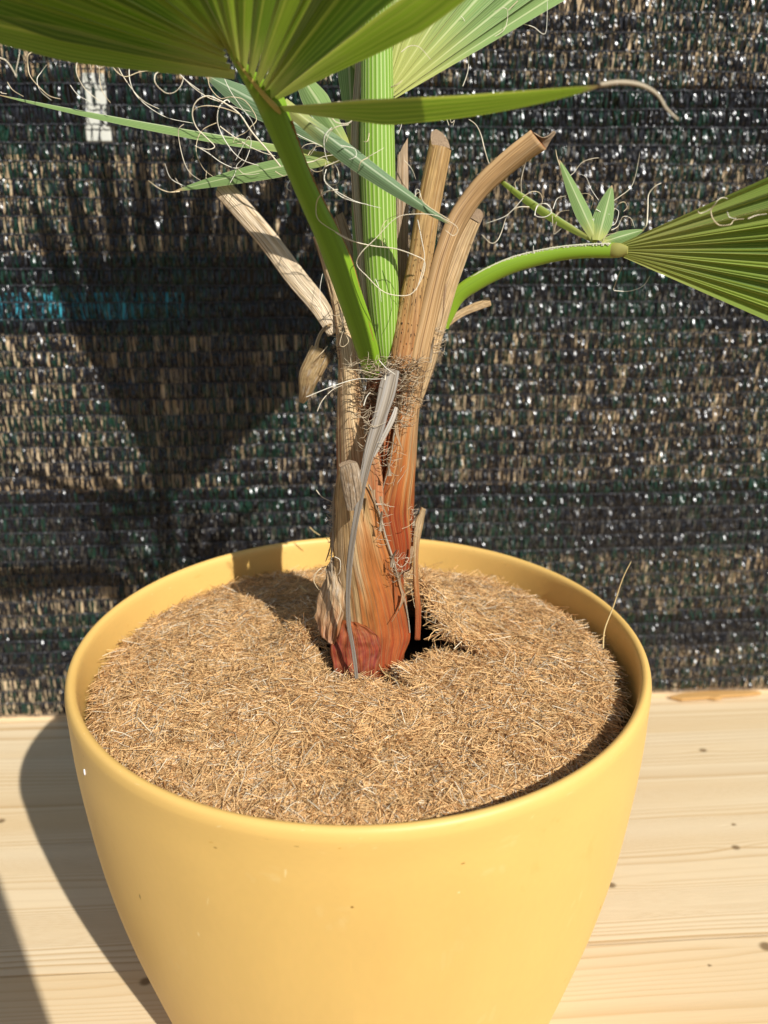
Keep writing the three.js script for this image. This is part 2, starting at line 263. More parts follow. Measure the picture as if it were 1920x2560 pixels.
{
  const NA = 300, NT = 90, pos = [], idx = [];
  for (let side = 0; side < 2; side++) for (let i = 0; i <= NA; i++) for (let j = 0; j <= NT; j++) { const s = 0.012 + (6.2832 - 0.024) * i / NA, q = matPoint(s, j / NT); pos.push(q[0], Math.max(q[1] - (side ? 0.0075 : 0.0012), 0.2856), q[2]); }
  const W = NT + 1, B = (NA + 1) * W;
  for (let i = 0; i < NA; i++) for (let j = 0; j < NT; j++) { const a = i * W + j, b = a + W; idx.push(a, b, a + 1, a + 1, b, b + 1, B + a, B + a + 1, B + b, B + a + 1, B + b + 1, B + b); }
  for (let i = 0; i < NA; i++) for (const j of [0, NT]) { const a = i * W + j, b = a + W; idx.push(a, B + a, b, b, B + a, B + b); }
  for (const i of [0, NA]) for (let j = 0; j < NT; j++) { const a = i * W + j; idx.push(a, a + 1, B + a, B + a, a + 1, B + a + 1); }
  part('mat_pad', makeGeo(pos, null, idx), new THREE.MeshStandardMaterial({ color: new THREE.Color().setRGB(0.15, 0.072, 0.026), roughness: 1 }), mat);
  const fm = new THREE.MeshStandardMaterial({ color: 0xffffff, roughness: 0.55 });
  const M = new THREE.Matrix4(), Q = new THREE.Quaternion(), up = new THREE.Vector3(0, 1, 0), C = new THREE.Color();
  for (let v = 0; v < 8; v++) {
    const L = v < 6 ? rr(0.009, 0.02) : rr(0.02, 0.034), bend = gauss() * 0.8, bend2 = gauss() * 0.5, lift = rr(-0.0006, 0.0010), pts = [];
    for (let i = 0; i < 7; i++) { const f = i / 6 - 0.5, a = bend * f * 2 + bend2 * Math.sin(f * 5); pts.push([f * L * Math.cos(a * 0.7), lift * (1 - 4 * f * f) + 0.0004 * noise(f * 9, v), f * L * Math.sin(a) + bend * L * (f * f * 1.2)]); }
    const g = thread(pts, rr(0.00015, 0.00026), 0.00012, { n: 9, sides: 3 });
    const N = v < 6 ? 13500 : 3000, im = new THREE.InstancedMesh(g, fm, N); im.name = 'coir_fibre'; im.userData.kind = 'stuff'; im.castShadow = im.receiveShadow = true;
    for (let i = 0; i < N; i++) {
      const s = rr(0.012, 6.27), t = Math.sqrt(rr(0.02, 1)) * rr(0.985, 1.0), tt = clamp((t * 0.1795 - 0.04) / 0.1395 + (t < 0.24 ? rnd() * 0.2 : 0), 0.003, 0.995);
      const p = matPoint(s, tt), e1 = matPoint(s, Math.max(0, tt - 0.02)), e2 = matPoint(clamp(s + 0.03, 0.01, 6.27), tt), n = V(p).sub(V(e1)).cross(V(e2).sub(V(p))).normalize(); if (n.y < 0) n.negate();
      if ((p[3] > 0.03 && rnd() < 0.96) || rnd() < 0.75 * smooth(0.12, 0.45, noise(p[0] * 95, p[2] * 95, 8))) { M.makeScale(0, 0, 0); M.setPosition(p[0], p[1] - 0.006, p[2]); im.setMatrixAt(i, M); im.setColorAt(i, C.setRGB(0.3, 0.2, 0.1)); continue; }
      const tilt = rnd() < 0.03 ? gauss() * 0.35 : gauss() * 0.055, yaw = rnd() * 6.2832;
      Q.setFromUnitVectors(up, n).multiply(new THREE.Quaternion().setFromAxisAngle(up, yaw)).multiply(new THREE.Quaternion().setFromAxisAngle(new THREE.Vector3(0, 0, 1), tilt)).multiply(new THREE.Quaternion().setFromAxisAngle(new THREE.Vector3(1, 0, 0), gauss() * 0.22));
      const sc = rr(0.6, 1.25), at = new THREE.Vector3(p[0], p[1] + rr(-0.0010, 0.0010), p[2]);
      for (let k = 0; k < 4; k++) { let out = 0; for (const e of [pts[0], pts[6]]) { const w = V(e).multiplyScalar(sc).applyQuaternion(Q).add(at); out = Math.max(out, Math.hypot(w.x, w.z) - 0.1845); } if (out <= 0) break; const r = Math.hypot(at.x, at.z); at.x *= 1 - out / r; at.z *= 1 - out / r; }
      if (tt < 0.05 && rnd() < 0.6) at.y -= 0.004;
      M.compose(at, Q, new THREE.Vector3(sc, sc, sc)); im.setMatrixAt(i, M);
      const h = rnd(), b = rr(0.62, 1.28); if (h < 0.12) C.setRGB(0.80 * b, 0.68 * b, 0.48 * b); else if (h < 0.34) C.setRGB(0.40 * b, 0.19 * b, 0.06 * b); else C.setRGB(0.82 * b, 0.515 * b, 0.225 * b);
      im.setColorAt(i, C);
    }
    mat.add(im);
  }
  const straw = new THREE.MeshStandardMaterial({ color: new THREE.Color().setRGB(0.62, 0.45, 0.2), roughness: 0.6 });
  part('long_fibre', thread([[.164,.3196,.02,-.1907,.7015,0],[.165,.3314,.016,-.1907,.7015,0],[.1705,.3467,.012,-.1907,.7015,0],[.1754,.3662,.01,-.1907,.7015,0],[.1806,.3781,.008,-.1907,.7015,0]], 0.0006, 0.0003), straw, mat);
  for (const pts of [[[.0105,.3135,.0067],[.011,.3135,.0172],[.0129,.3135,.0317],[.0165,.3135,.0427],[.0228,.3135,.0493],[.0288,.3135,.0571]], [[-.0052,.3135,.0454],[-.0041,.3135,.0372],[-.0035,.3135,.0352]], [[-.0487,.3443,-.15],[-.045,.3402,-.15],[-.0399,.3367,-.15]], [[-.053,.312,-.098],[-.0486,.312,-.0895],[-.0451,.312,-.0854]]]) part('long_fibre', thread(pts, 0.0005, 0.0003), straw, mat);
}

// ---------------------------------------------------------------- the palm
const palm = thing('fan_palm', 'young fan palm with dry cut stubs and reddish stem base in yellow pot', 'palm');
// dry leaf bases: tan with dark veins, rust red dye from the base up in uneven streaks
const dryTex = (id, o = {}) => tex(256, 512, (u, v) => {
  const { red = 0, to = 0.4, tan = [0.63, 0.45, 0.245], dark = [0.22, 0.12, 0.05], rust = [0.27, 0.034, 0.007], veins = 26, spots = 0, side = 0, weather = 0.3 } = o;
  const w = u + 0.02 * noise(u * 4, v * 5, id);
  const ww = w + 0.05 * noise(w * 6, 2, id) + 0.02 * noise(w * 17, 4, id), streak = fbm(w * 26, v * 1.6, id), vein = Math.pow(Math.abs(Math.sin(ww * veins * Math.PI + 0.5 * noise(w * 9, v * 2, id))), 24) * clamp(0.75 + 1.2 * noise(w * 23, v * 2.5, id + 6));
  let c = mix3(tan, tan.map((q, k) => q * [0.6, 0.5, 0.36][k]), clamp(0.4 + 1.5 * streak));
  c = mix3(c, [0.60, 0.52, 0.42], clamp(fbm(u * 9, v * 4, id + 9) * 1.6 - 0.1) * weather);
  if (red) { const lim = to + 0.28 * noise(w * 11, v * 2, id + 4) + 0.12 * noise(w * 50, v * 3, id) + side * (u - 0.5); c = mix3(c, [0.42, 0.135, 0.024], (1 - smooth(lim * 0.9, lim * 1.5 + 0.05, v)) * red * 0.9); c = mix3(c, rust, (1 - smooth(lim * 0.35, lim + 0.02, v)) * red * clamp(0.85 + 0.8 * streak)); c = mix3(c, [0.55, 0.33, 0.13], clamp(noise(w * 60, v * 1.5, id + 2) * 2.2 - 0.75) * 0.6); }
  c = mix3(c, dark, vein * 1.0 * clamp(0.75 + streak));
  if (spots) c = mix3(c, [0.05, 0.03, 0.015], smooth(0.42, 0.55, noise(u * 30, v * 46, id) + 0.25 * noise(u * 90, v * 130, id)) * spots * (1 - smooth(0.45, 0.75, v)));
  return c.map((q) => q * (0.9 + 0.45 * fbm(u * 7, v * 9, id + 1) + 0.2 * noise(u * 90, v * 22, id)));
});
const dry = (id, o) => { const t = dryTex(id, o); return new THREE.MeshPhysicalMaterial({ map: t, roughness: 0.7, specularIntensity: 0.5, bumpMap: t, bumpScale: 0.0009 }); };
const cutTex = tex(128, 128, (u, v) => { const n = noise(u * 38, v * 38), c = mix3([0.36, 0.25, 0.15], [0.10, 0.06, 0.03], smooth(-0.1, 0.35, n)); return c; });
const cutMat = new THREE.MeshStandardMaterial({ map: cutTex, roughness: 0.9, bumpMap: cutTex, bumpScale: 0.0006 });
const greenTex = (id, base, pale, lines, w = 0.5) => tex(256, 128, (u, v) => { const l = Math.pow(Math.abs(Math.cos(u * lines * Math.PI)), 12), n = fbm(u * 30, v * 3, id), c = mix3(base, base.map((q) => q * 0.78), clamp(0.5 + n)); return mix3(c, pale, l * w); });

const core = stalk([[.0103,.2937,0,.0388],[.0105,.3338,0,.0392],[.0116,.3788,0,.035],[.0132,.4278,0,.0303],[.0157,.4738,0,.0247],[.0168,.4996,0,.0219]], { front: 0.42, back: 0.42, rough: 0.05 });
part('stem', joined(core), dry(3, { red: 1, to: 0.8, tan: [0.2, 0.1, 0.05], rust: [0.3, 0.06, 0.015] }), palm);
const sheaths = [
  ['leaf_sheath', shell([[-.0168,.367,.004,.0108,.3731,.018],[-.0149,.4195,.004,.0157,.421,.018],[-.0139,.4451,.006,.0134,.4484,.018],[-.0131,.4751,.006,.0054,.4768,.014],[-.0123,.5037,.004,.001,.5047,.011],[-.0132,.5198,-.002,-.0012,.5221,.006],[-.0147,.5332,-.008,-.0052,.5353,0],[-.0177,.5467,-.014,-.0087,.5471,-.008],[-.0227,.5658,-.018,-.0161,.5672,-.014],[-.0274,.5814,-.019,-.0239,.5825,-.018]], { bulge: 0.26, thick: 0.003, n: 70 }), dry(11, { red: 0.6, to: 0.16, veins: 15, side: 0.4, weather: 0.15, tan: [0.80, 0.59, 0.34] }), 'tall striped tan leaf sheath on the left'],
  ['leaf_sheath', shell([[.0224,.3696,.01,.0351,.3703,0],[.0181,.391,.014,.0359,.3897,-.002],[.013,.4122,.015,.0359,.4111,-.002],[.0139,.4235,.016,.0366,.4303,-.002],[.0194,.4448,.016,.0372,.4494,-.001],[.0228,.4654,.015,.0383,.4738,0],[.0265,.4851,.012,.0408,.4937,-.004],[.0321,.5043,.008,.0447,.5134,-.008],[.0368,.526,.003,.0492,.5329,-.012],[.0431,.5528,-.002,.0546,.5568,-.016],[.049,.574,-.006,.0607,.5766,-.02],[.0566,.5928,-.01,.0696,.5932,-.024],[.0688,.6097,-.012,.0809,.6077,-.028],[.084,.6245,-.012,.0958,.6203,-.03],[.1021,.6385,-.012,.1135,.6312,-.026]], { bulge: 0.22, thick: 0.006, n: 90, wob: 0.0005, edge: 0.03 }), dry(17, { red: 1, to: 0.26, veins: 9, side: -0.1, tan: [0.54, 0.345, 0.165], weather: 0.2 }), 'long leaf sheath, rust red below, bending right into a cut stub'],
  ['leaf_sheath', shell([[-.0027,.2874,.026,.0226,.2922,.022],[-.0094,.3101,.022,.0294,.3125,.02],[-.0155,.3349,.016,.0338,.3297,.016],[-.0172,.3589,.016,.0291,.3598,.018],[-.0173,.3853,.016,.0216,.385,.023],[-.0157,.4113,.017,.0139,.4145,.026],[-.0147,.4287,.018,.0082,.4328,.026],[-.012,.4445,.02,.0025,.4444,.025]], { bulge: 0.24, thick: 0.004, n: 60, cutJag: 0.006 }), dry(23, { red: 1, to: 0.4, veins: 17, side: 0.6, weather: 0.3, tan: [0.60, 0.41, 0.20] }), 'broad lower leaf sheath streaked tan and rust orange'],
  ['inner_sheath', shell([[.0071,.3887,.008,.028,.3863,.002],[.0073,.4208,.008,.0271,.4252,.002],[.0092,.452,.009,.0275,.4562,.002],[.0119,.476,.01,.0279,.4772,.002],[.0139,.4868,.006,.0285,.4857,0]], { bulge: 0.12, thick: 0.002 }), dry(29, { red: 1, to: 1.2, veins: 8, rust: [0.36, 0.05, 0.008] }), 'rust orange inner leaf base in the split of the stem'],
  ['base_flap', shell([[-.0268,.3329,.024,-.0173,.3265,.03],[-.0293,.3421,.02,-.0122,.3415,.03],[-.0275,.3534,.016,-.0097,.3552,.026],[-.0236,.3663,.014,-.0116,.3672,.021],[-.0217,.3745,.012,-.0141,.3782,.016],[-.0192,.3813,.011,-.0166,.3835,.013]], { bulge: 0.10, thick: 0.002, wob: 0.0022, edge: 0.16 }), dry(31, { veins: 7, weather: 0.9, tan: [0.55, 0.40, 0.24], red: 0.4, to: 0.3 }), 'curled pale brown flap at the foot of the stem'],
  ['base_scale', shell([[-.0078,.3063,.046,.0096,.31,.042],[-.0159,.3132,.038,.0132,.3187,.038],[-.0186,.3229,.031,.0138,.3294,.034],[-.0175,.3334,.025,.0096,.3367,.03],[-.0133,.3411,.02,.0016,.3414,.026]], { bulge: 0.09, thick: 0.003, wob: 0.0030, edge: 0.06, n: 40, seg: 24 }), dry(37, { red: 1, to: 1.5, veins: 14, rust: [0.19, 0.022, 0.011], tan: [0.34, 0.11, 0.06], weather: 0.55 }), 'dark red rounded scale at the foot of the stem'],
  ['split_strip', shell([[.0372,.3216,.012,.0411,.3205,.01],[.0376,.3423,.01,.0415,.3413,.008],[.0361,.3653,.008,.0393,.3645,.006],[.0356,.3879,.006,.0397,.3871,.004],[.037,.4035,.004,.042,.4011,.002],[.0412,.4138,.002,.0438,.4118,0]], { bulge: 0.15, thick: 0.002, n: 36, seg: 6 }), dry(41, { veins: 3, red: 0.9, to: 0.4 }), 'thin split strip of leaf base standing right of the stem'],
];
for (const rows of [[[.0066,.4379,.029,.0009],[.0088,.4325,.029,.0013],[.0117,.4241,.029,.0008],[.0142,.4146,.028,.0014],[.0174,.4025,.027,.001],[.0216,.3865,.025,.0016],[.0253,.3716,.022,.001],[.0294,.3574,.02,.0013],[.0323,.3411,.018,.001],[.0337,.3299,.017,.0007]], [[-.0149,.4336,.019,.0006],[-.0157,.4226,.018,.0011],[-.0166,.4117,.018,.0008],[-.0175,.397,.017,.0015],[-.0178,.3841,.017,.001],[-.0178,.371,.017,.0015],[-.0175,.356,.017,.0007]], [[.0253,.4849,.014,.0005],[.0228,.4673,.017,.0009],[.0197,.4484,.018,.0006],[.0162,.4348,.018,.0008],[.0136,.4235,.018,.0006],[.013,.4138,.017,.0008],[.0151,.4015,.016,.0005]]])
  part('torn_edge', joined(stalk(rows.map((r) => [r[0] + gauss() * 0.0003, r[1], r[2] + gauss() * 0.0004, r[3]]), { n: 90, seg: 8, front: 0.3, back: 0.3, rough: 0.9 })), dry(107 + rows.length, { veins: 3, tan: [0.52, 0.43, 0.31], dark: [0.12, 0.08, 0.05], weather: 0.8 }), palm);
for (const [n, g, m, l] of sheaths) part(n, g, m, palm, l);
const FLAKE = [dry(101, { veins: 2, tan: [0.62, 0.52, 0.38], weather: 0.9 }), dry(103, { veins: 2, tan: [0.46, 0.30, 0.16], weather: 0.6 })];
function stub(rows, id, mo, o, label) { const s = stalk(rows, o), uv = s.body.attributes.uv; for (let i = 0; i < uv.count; i++) uv.setXY(i, uv.getX(i) * 2, uv.getY(i) / s.len); const p = part('cut_stub', mergeGeometries([s.body, s.low]), dry(id, mo), palm, label); part('cut_face', s.top, cutMat, p); return p; }
stub([[.0271,.502,.004,.016],[.0305,.5198,-.002,.0189],[.0341,.5444,-.006,.017],[.0381,.5686,-.009,.0151],[.0425,.5975,-.012,.0144],[.0476,.6231,-.015,.0137],[.0494,.6326,-.016,.0136]], 43, { spots: 1, veins: 8, tan: [0.50, 0.315, 0.125], weather: 0.2, red: 0.25, to: 0.3 }, { front: 0.34, back: 0.2, cut: [-0.3, -0.5] }, 'speckled brown cut leaf stub beside the green spear');
stub([[.036,.4778,-.01,.0066],[.0433,.5042,-.012,.01],[.0497,.5325,-.016,.0128],[.0562,.5547,-.02,.0127],[.0637,.5752,-.024,.0121],[.0684,.5861,-.026,.0109],[.0717,.5928,-.027,.0103]], 47, { veins: 9, weather: 0.3 }, { front: 0.22, back: 0.2, cut: [0.1, -0.6] }, 'tan cut leaf stub forked right of the bent one');
stub([[-.0148,.525,-.006,.0086],[-.0238,.5409,-.01,.012],[-.0382,.5576,-.016,.0132],[-.0552,.5793,-.022,.0129],[-.0722,.5982,-.028,.0128],[-.0841,.6106,-.032,.0125]], 53, { veins: 7, tan: [0.86, 0.70, 0.49], weather: 0.4 }, { front: 0.14, back: 0.2, cut: [0.15, 0.1], seg: 14 }, 'pale bleached cut leaf stub leaning far left');
stub([[.0547,.528,-.022,.0041],[.0666,.536,-.026,.005],[.0843,.5425,-.032,.006]], 59, { veins: 4 }, { front: 0.2, back: 0.2 }, 'short thin split stub pointing right');
stub([[.0044,.5233,-.022,.0101],[.0001,.5461,-.024,.0106],[-.0055,.5684,-.027,.0105],[-.0103,.5848,-.03,.0098],[-.0131,.5935,-.031,.0086]], 61, { veins: 5, tan: [0.42, 0.32, 0.2] }, { front: 0.2, back: 0.2, cut: [0.2, 0] }, 'dull brown stub in the shade behind the green leaf stalk');
stub([[.027,.5287,-.026,.0065],[.0273,.5573,-.026,.007],[.0275,.5847,-.027,.0075],[.0273,.6113,-.028,.0076],[.0274,.6326,-.029,.0061]], 67, { veins: 5, tan: [0.6, 0.45, 0.3] }, { front: 0.2, back: 0.15, cut: [0.9, 0] }, 'narrow ragged stub just behind the green spear');
stub([[-.0357,.4833,0,.0041],[-.0327,.4908,.004,.0086],[-.0299,.5006,.006,.0131],[-.0251,.5096,.006,.0142],[-.0227,.5141,.006,.0141]], 71, { veins: 3, tan: [0.45, 0.32, 0.16], weather: 0.8 }, { front: 0.28, back: 0.25, cut: [-0.1, 0.2] }, 'short broken grey brown stub hanging left of the stem');
stub([[-.0017,.4254,.04,.0101],[-.0026,.4375,.041,.0122],[-.0042,.4487,.04,.0121],[-.0053,.4527,.038,.0111]], 97, { veins: 6, tan: [0.36, 0.27, 0.18], dark: [0.06, 0.04, 0.025], weather: 0.7 }, { front: 0.2, back: 0.2, cut: [-0.1, -0.3], seg: 14 }, 'stubby grey weathered cut end low on the stem');
for (const [i, q] of [[.0139,.4151,.032,-.1907,.7015,0],[.0095,.4323,.034,-.1907,.7015,0],[.0209,.3895,.03,-.1907,.7015,0],[.0258,.3701,.026,-.1907,.7015,0],[-.0167,.4152,.01,-.1907,.7015,0],[-.0178,.3927,.01,-.1907,.7015,0],[-.0186,.3771,.012,-.1907,.7015,0],[.014,.4265,.03,-.1907,.7015,0],[.0196,.4491,.026,-.1907,.7015,0],[.0236,.4685,.022,-.1907,.7015,0],[.005,.4757,.022,-.1907,.7015,0],[.0077,.4588,.024,-.1907,.7015,0],[.0354,.4074,.006,-.1907,.7015,0],[.0346,.3862,.01,-.1907,.7015,0],[-.0084,.5343,.004,-.1907,.7015,0],[.029,.355,.022,-.1907,.7015,0],[.0451,.5139,-.004,-.1907,.7015,0],[.0536,.5467,-.014,-.1907,.7015,0]].entries()) {
  const rows = [], L = rr(0.010, 0.022), a = rr(-0.4, 0.4) + (i % 2 ? Math.PI : 0), k = rr(-0.5, 0.5);
  for (let j = 0; j < 5; j++) { const f = j / 4; rows.push([q[0] + Math.sin(k * f * 2) * L * 0.5 * f, q[1] + Math.cos(a) * L * (f - 0.4), q[2] + 0.002 + 0.006 * f * f, rr(0.0012, 0.0032) * (1 - 0.7 * f)]); }
  part('peeling_flake', joined(stalk(rows, { n: 14, seg: 6, front: 0.06, back: 0.06, twist: rr(-1.5, 1.5) })), FLAKE[i % 2], palm);
}
part('dry_strip', joined(stalk([[-.0162,.5308,-.004,.0017],[-.0195,.5293,-.002,.0017],[-.0228,.5253,.002,.002],[-.0249,.5193,.005,.0025],[-.0257,.5128,.005,.004]], { seg: 8 })), dry(73, { veins: 2, weather: 0.8 }), palm);
part('dry_strip', joined(stalk([[.0063,.5187,-.012,.0029],[.0037,.5523,-.012,.0037],[.0006,.5898,-.013,.0045],[-.0012,.6205,-.014,.0049],[-.0004,.65,-.015,.0043],[.002,.6785,-.016,.0037],[.0034,.7194,-.018,.0031]], { seg: 10, front: 0.12, back: 0.1 })), dry(79, { veins: 4, tan: [0.72, 0.62, 0.45] }), palm, 'pale dead strip along the spear');
const greyStalk = stalk([[.0212,.5072,.024,.0082],[.0179,.494,.03,.0093],[.0135,.4797,.034,.0082],[.0088,.465,.037,.0066],[.0052,.4516,.04,.0052],[.0012,.432,.042,.0044],[-.0029,.4085,.043,.0037],[-.0058,.384,.043,.0032],[-.0065,.3559,.044,.0026],[-.0032,.3318,.048,.0024],[-.0012,.3154,.052,.0021]], { front: 0.1, back: 0.1, n: 70, rough: 0.35, seg: 28 });
part('dried_flower_stalk', joined(greyStalk), dry(83, { veins: 9, tan: [0.30, 0.265, 0.225], dark: [0.06, 0.05, 0.04], weather: 0.5 }), palm, 'grey weathered stalk hanging down the front of the stem');
part('dry_strip', joined(stalk([[.0096,.4576,.036,.0028],[.0157,.468,.032,.003],[.0212,.4784,.028,.0033],[.0235,.4846,.024,.0022]], { seg: 8, front: 0.15 })), dry(84, { veins: 3, tan: [0.62, 0.58, 0.52], weather: 0.9 }), palm);

// green stalks
const green = (id, base, pale, lines, w, o = {}) => new THREE.MeshPhysicalMaterial({ map: greenTex(id, base, pale, lines, w), roughness: 0.45, clearcoat: 0.12, clearcoatRoughness: 0.35, ...o });
const spear = stalk([[.018,.5022,-.006,.0064],[.0174,.5165,-.006,.0144],[.016,.5417,-.006,.0182],[.0143,.5687,-.006,.0195],[.0132,.5972,-.006,.0197],[.0125,.6271,-.006,.0195],[.0123,.6534,-.006,.0183],[.0121,.681,-.006,.0172],[.0117,.7031,-.006,.0164],[.0116,.7452,-.006,.0147],[.012,.7893,-.008,.0095],[.0125,.8163,-.01,.0019]], { n: 60, seg: 120, front: 0.45, back: 0.4, ridges: 24, ridge: 0.018 });
part('spear_leaf', joined(spear), green(1, [0.20, 0.37, 0.025], [0.62, 0.68, 0.30], 24, 0.8), palm, 'upright folded pale green ribbed young leaf');
const petF = stalk([[.0089,.5007,.012,.0085],[.0074,.5124,.016,.0127],[.0022,.5319,.022,.014],[-.0033,.5491,.027,.0142],[-.0088,.5666,.032,.0149],[-.0154,.5837,.038,.0135],[-.0211,.5958,.043,.0123],[-.0269,.6094,.049,.0115],[-.0323,.6234,.055,.0121],[-.0365,.6346,.059,.0133],[-.0393,.6423,.062,.014],[-.0443,.6479,.069,.0097],[-.0489,.6536,.076,.006],[-.0529,.6594,.083,.0038],[-.0552,.6672,.092,.0024],[-.0566,.6757,.1,.0016]], { n: 70, front: 0.26, back: 0.3 });
part('leaf_stalk', joined(petF), green(2, [0.21, 0.37, 0.012], [0.30, 0.46, 0.05], 40, 0.12), palm, 'smooth bright green leaf stalk crossing in front');
const petK = stalk([[.0534,.5275,-.024,.0089],[.0615,.5451,-.022,.0099],[.074,.555,-.019,.0104],[.0929,.5645,-.014,.0099],[.114,.5705,-.008,.0089],[.1319,.5732,-.002,.0083],[.1511,.5738,.004,.0087]], { n: 50, front: 0.34, back: 0.3 });
part('leaf_stalk', joined(petK), green(4, [0.25, 0.40, 0.02], [0.34, 0.50, 0.08], 30, 0.15), palm, 'arching green leaf stalk reaching right');
const hubSkin = new THREE.MeshStandardMaterial({ color: new THREE.Color().setRGB(0.27, 0.25, 0.05), roughness: 0.7 });
// toothed margins
function margin(pts, mat, up) { const gs = [thread(pts, 0.0005, 0.0004, { n: 60, sides: 4 })]; const P = spline(pts, 70); for (let i = 1; i < 69; i++) { const c = new THREE.ConeGeometry(0.0006, rr(0.0012, 0.0026), 4); c.deleteAttribute('uv'); c.rotateZ(up + gauss() * 0.4); c.translate(...P[i]); gs.push(c); } return mergeGeometries(gs.map((g) => { g.deleteAttribute('uv'); return g.index ? g : g; })); }
part('toothed_margin', margin([[.0134,.508,.014,-.1907,.7015,0],[.0092,.5266,.022,-.1907,.7015,0],[.0038,.5466,.027,-.1907,.7015,0],[-.0013,.5668,.032,-.1907,.7015,0],[-.0086,.5844,.038,-.1907,.7015,0],[-.0149,.5968,.043,-.1907,.7015,0],[-.0211,.6101,.049,-.1907,.7015,0],[-.0263,.624,.055,-.1907,.7015,0],[-.0294,.6353,.06,-.1907,.7015,0]].map((q) => q.slice(0, 3)), null, -1.1), new THREE.MeshStandardMaterial({ color: new THREE.Color().setRGB(0.30, 0.14, 0.03), roughness: 0.7 }), palm);
part('toothed_margin', margin([[.0612,.5497,-.02,-.1907,.7015,0],[.0736,.5598,-.017,-.1907,.7015,0],[.0924,.5691,-.012,-.1907,.7015,0],[.1134,.5745,-.006,-.1907,.7015,0],[.1312,.5768,0,-.1907,.7015,0],[.1486,.5776,.006,-.1907,.7015,0]].map((q) => q.slice(0, 3)), null, 0), new THREE.MeshStandardMaterial({ color: new THREE.Color().setRGB(0.62, 0.58, 0.42), roughness: 0.7 }), palm);

// ---- leaf blades: each folded segment a part of its own
const leafTex = (id, base, rib, tipc) => tex(128, 256, (u, v) => {
  const n = fbm(u * 34, v * 2.2, id), line = Math.pow(Math.abs(Math.cos(u * 11 * Math.PI)), 6);
  let c = mix3(base, base.map((q) => q * 0.62), clamp(0.45 + n * 1.2));
  c = mix3(c, rib, line * 0.28 + 0.8 * Math.exp(-Math.pow((u - 0.5) / 0.035, 2)) + 0.35 * Math.exp(-Math.pow(Math.min(u, 1 - u) / 0.025, 2)));
  c = mix3(c, [0.52, 0.50, 0.12], (1 - smooth(0.03, 0.3, v + 0.1 * noise(u * 20, v * 8, id))) * 0.7);
  return mix3(c, tipc, smooth(0.93, 0.99, v + 0.03 * noise(u * 12, 3, id)));
});
const leafMat = (id, base, rib, tr, coat = 0.2) => new THREE.MeshPhysicalMaterial({ map: leafTex(id, base, rib, [0.5, 0.33, 0.16]), roughness: 1, transmission: tr, thickness: 0, clearcoat: coat, clearcoatRoughness: 0.42, side: THREE.DoubleSide });
const matF = [0, 1, 2].map((k) => leafMat(k, [[0.27, 0.42, 0.02], [0.18, 0.32, 0.015], [0.35, 0.50, 0.03]][k], [0.66, 0.69, 0.10], 0.6, 0.06));
const matH = leafMat(7, [0.13, 0.235, 0.09], [0.5, 0.56, 0.36], 0.25, 0.35);
const matG = [3, 4].map((k) => leafMat(k, [[0.22, 0.37, 0.085], [0.19, 0.33, 0.075]][k - 3], [0.58, 0.62, 0.32], 0.3, 0.22));
// start, tip, widest; bend lifts the middle; normal nn
function segment(a, b, w, nn, o = {}) {
  const { bend = 0, droop = 0, fold = 0.32, full = 0.55, n = 26, w0 = 0.06, mid = null } = o;
  const A = V(a), B = V(b), L = A.distanceTo(B), pos = [], uv = [], idx = [];
  const M = mid ? V(mid) : A.clone().lerp(B, 0.5).addScaledVector(nn, bend * L).add(new THREE.Vector3(0, droop * L, 0));
  const C = M.clone().multiplyScalar(2).addScaledVector(A, -0.5).addScaledVector(B, -0.5), cols = [-1, -0.5, 0, 0.5, 1];
  for (let i = 0; i <= n; i++) {
    const t = i / n, p = A.clone().multiplyScalar((1 - t) ** 2).addScaledVector(C, 2 * t * (1 - t)).addScaledVector(B, t * t);
    const d = A.clone().multiplyScalar(-2 * (1 - t)).addScaledVector(C, 2 - 4 * t).addScaledVector(B, 2 * t).normalize();
    const s = new THREE.Vector3().crossVectors(d, nn).normalize(), k = new THREE.Vector3().crossVectors(s, d).normalize();
    const ww = w * (t < full ? mix(w0, 1, t / full) : Math.pow(Math.max(0.003, 1 - Math.pow((t - full) / (1 - full), 1.6)), 0.8));
    cols.forEach((c) => { const q = p.clone().addScaledVector(s, c * ww * 0.5 * Math.sqrt(1 - fold * fold * 0.5)).addScaledVector(k, -fold * ww * (Math.abs(c) - 0.5) + 0.012 * ww * noise(t * 9, c * 3, a[0] * 90)); pos.push(q.x, q.y, q.z); uv.push((c + 1) / 2, t); });
    if (i) for (let j = 0; j < 4; j++) { const q = i * 5 + j; idx.push(q - 5, q - 4, q, q, q - 4, q + 1); }
  }
  return makeGeo(pos, uv, idx);
}
function fan(list, mats, parent, o = {}) { // list of [start, tip, width share]; neighbours give each segment its tilt
  const leaf = new THREE.Group(); leaf.name = 'leaf_blade'; parent.add(leaf); if (o.label) leaf.userData.label = o.label;
  if (o.stretch) list = list.map(([a, b, ...c]) => [a, a.map((q, k) => q + (b[k] - q) * o.stretch), ...c]);
  list.forEach((e, i) => {
    const p = list[Math.max(0, i - 1)], q = list[Math.min(list.length - 1, i + 1)], d = V(e[1]).sub(V(e[0]));
    const nn = d.clone().normalize().cross(V(q[1]).sub(V(p[1])).normalize()).normalize(); if (o.flip) nn.negate(); if (e[3]?.nn) nn.fromArray(e[3].nn).normalize();
    const L = d.length(), gap = V(q[1]).distanceTo(V(p[1])) / (q === e || p === e ? 1 : 2);
    const full = e[3]?.full ?? o.full ?? 0.6;
    part('leaf_segment', segment(e[0], e[1], e[2] < 0.5 ? e[2] : gap * full * e[2], nn, { bend: o.bend ?? 0, droop: o.droop ?? 0, fold: o.fold ?? 0.3, w0: o.w0 ?? 0.06, full, ...e[3] }), mats[i % mats.length], leaf);
  });
  return leaf;
}
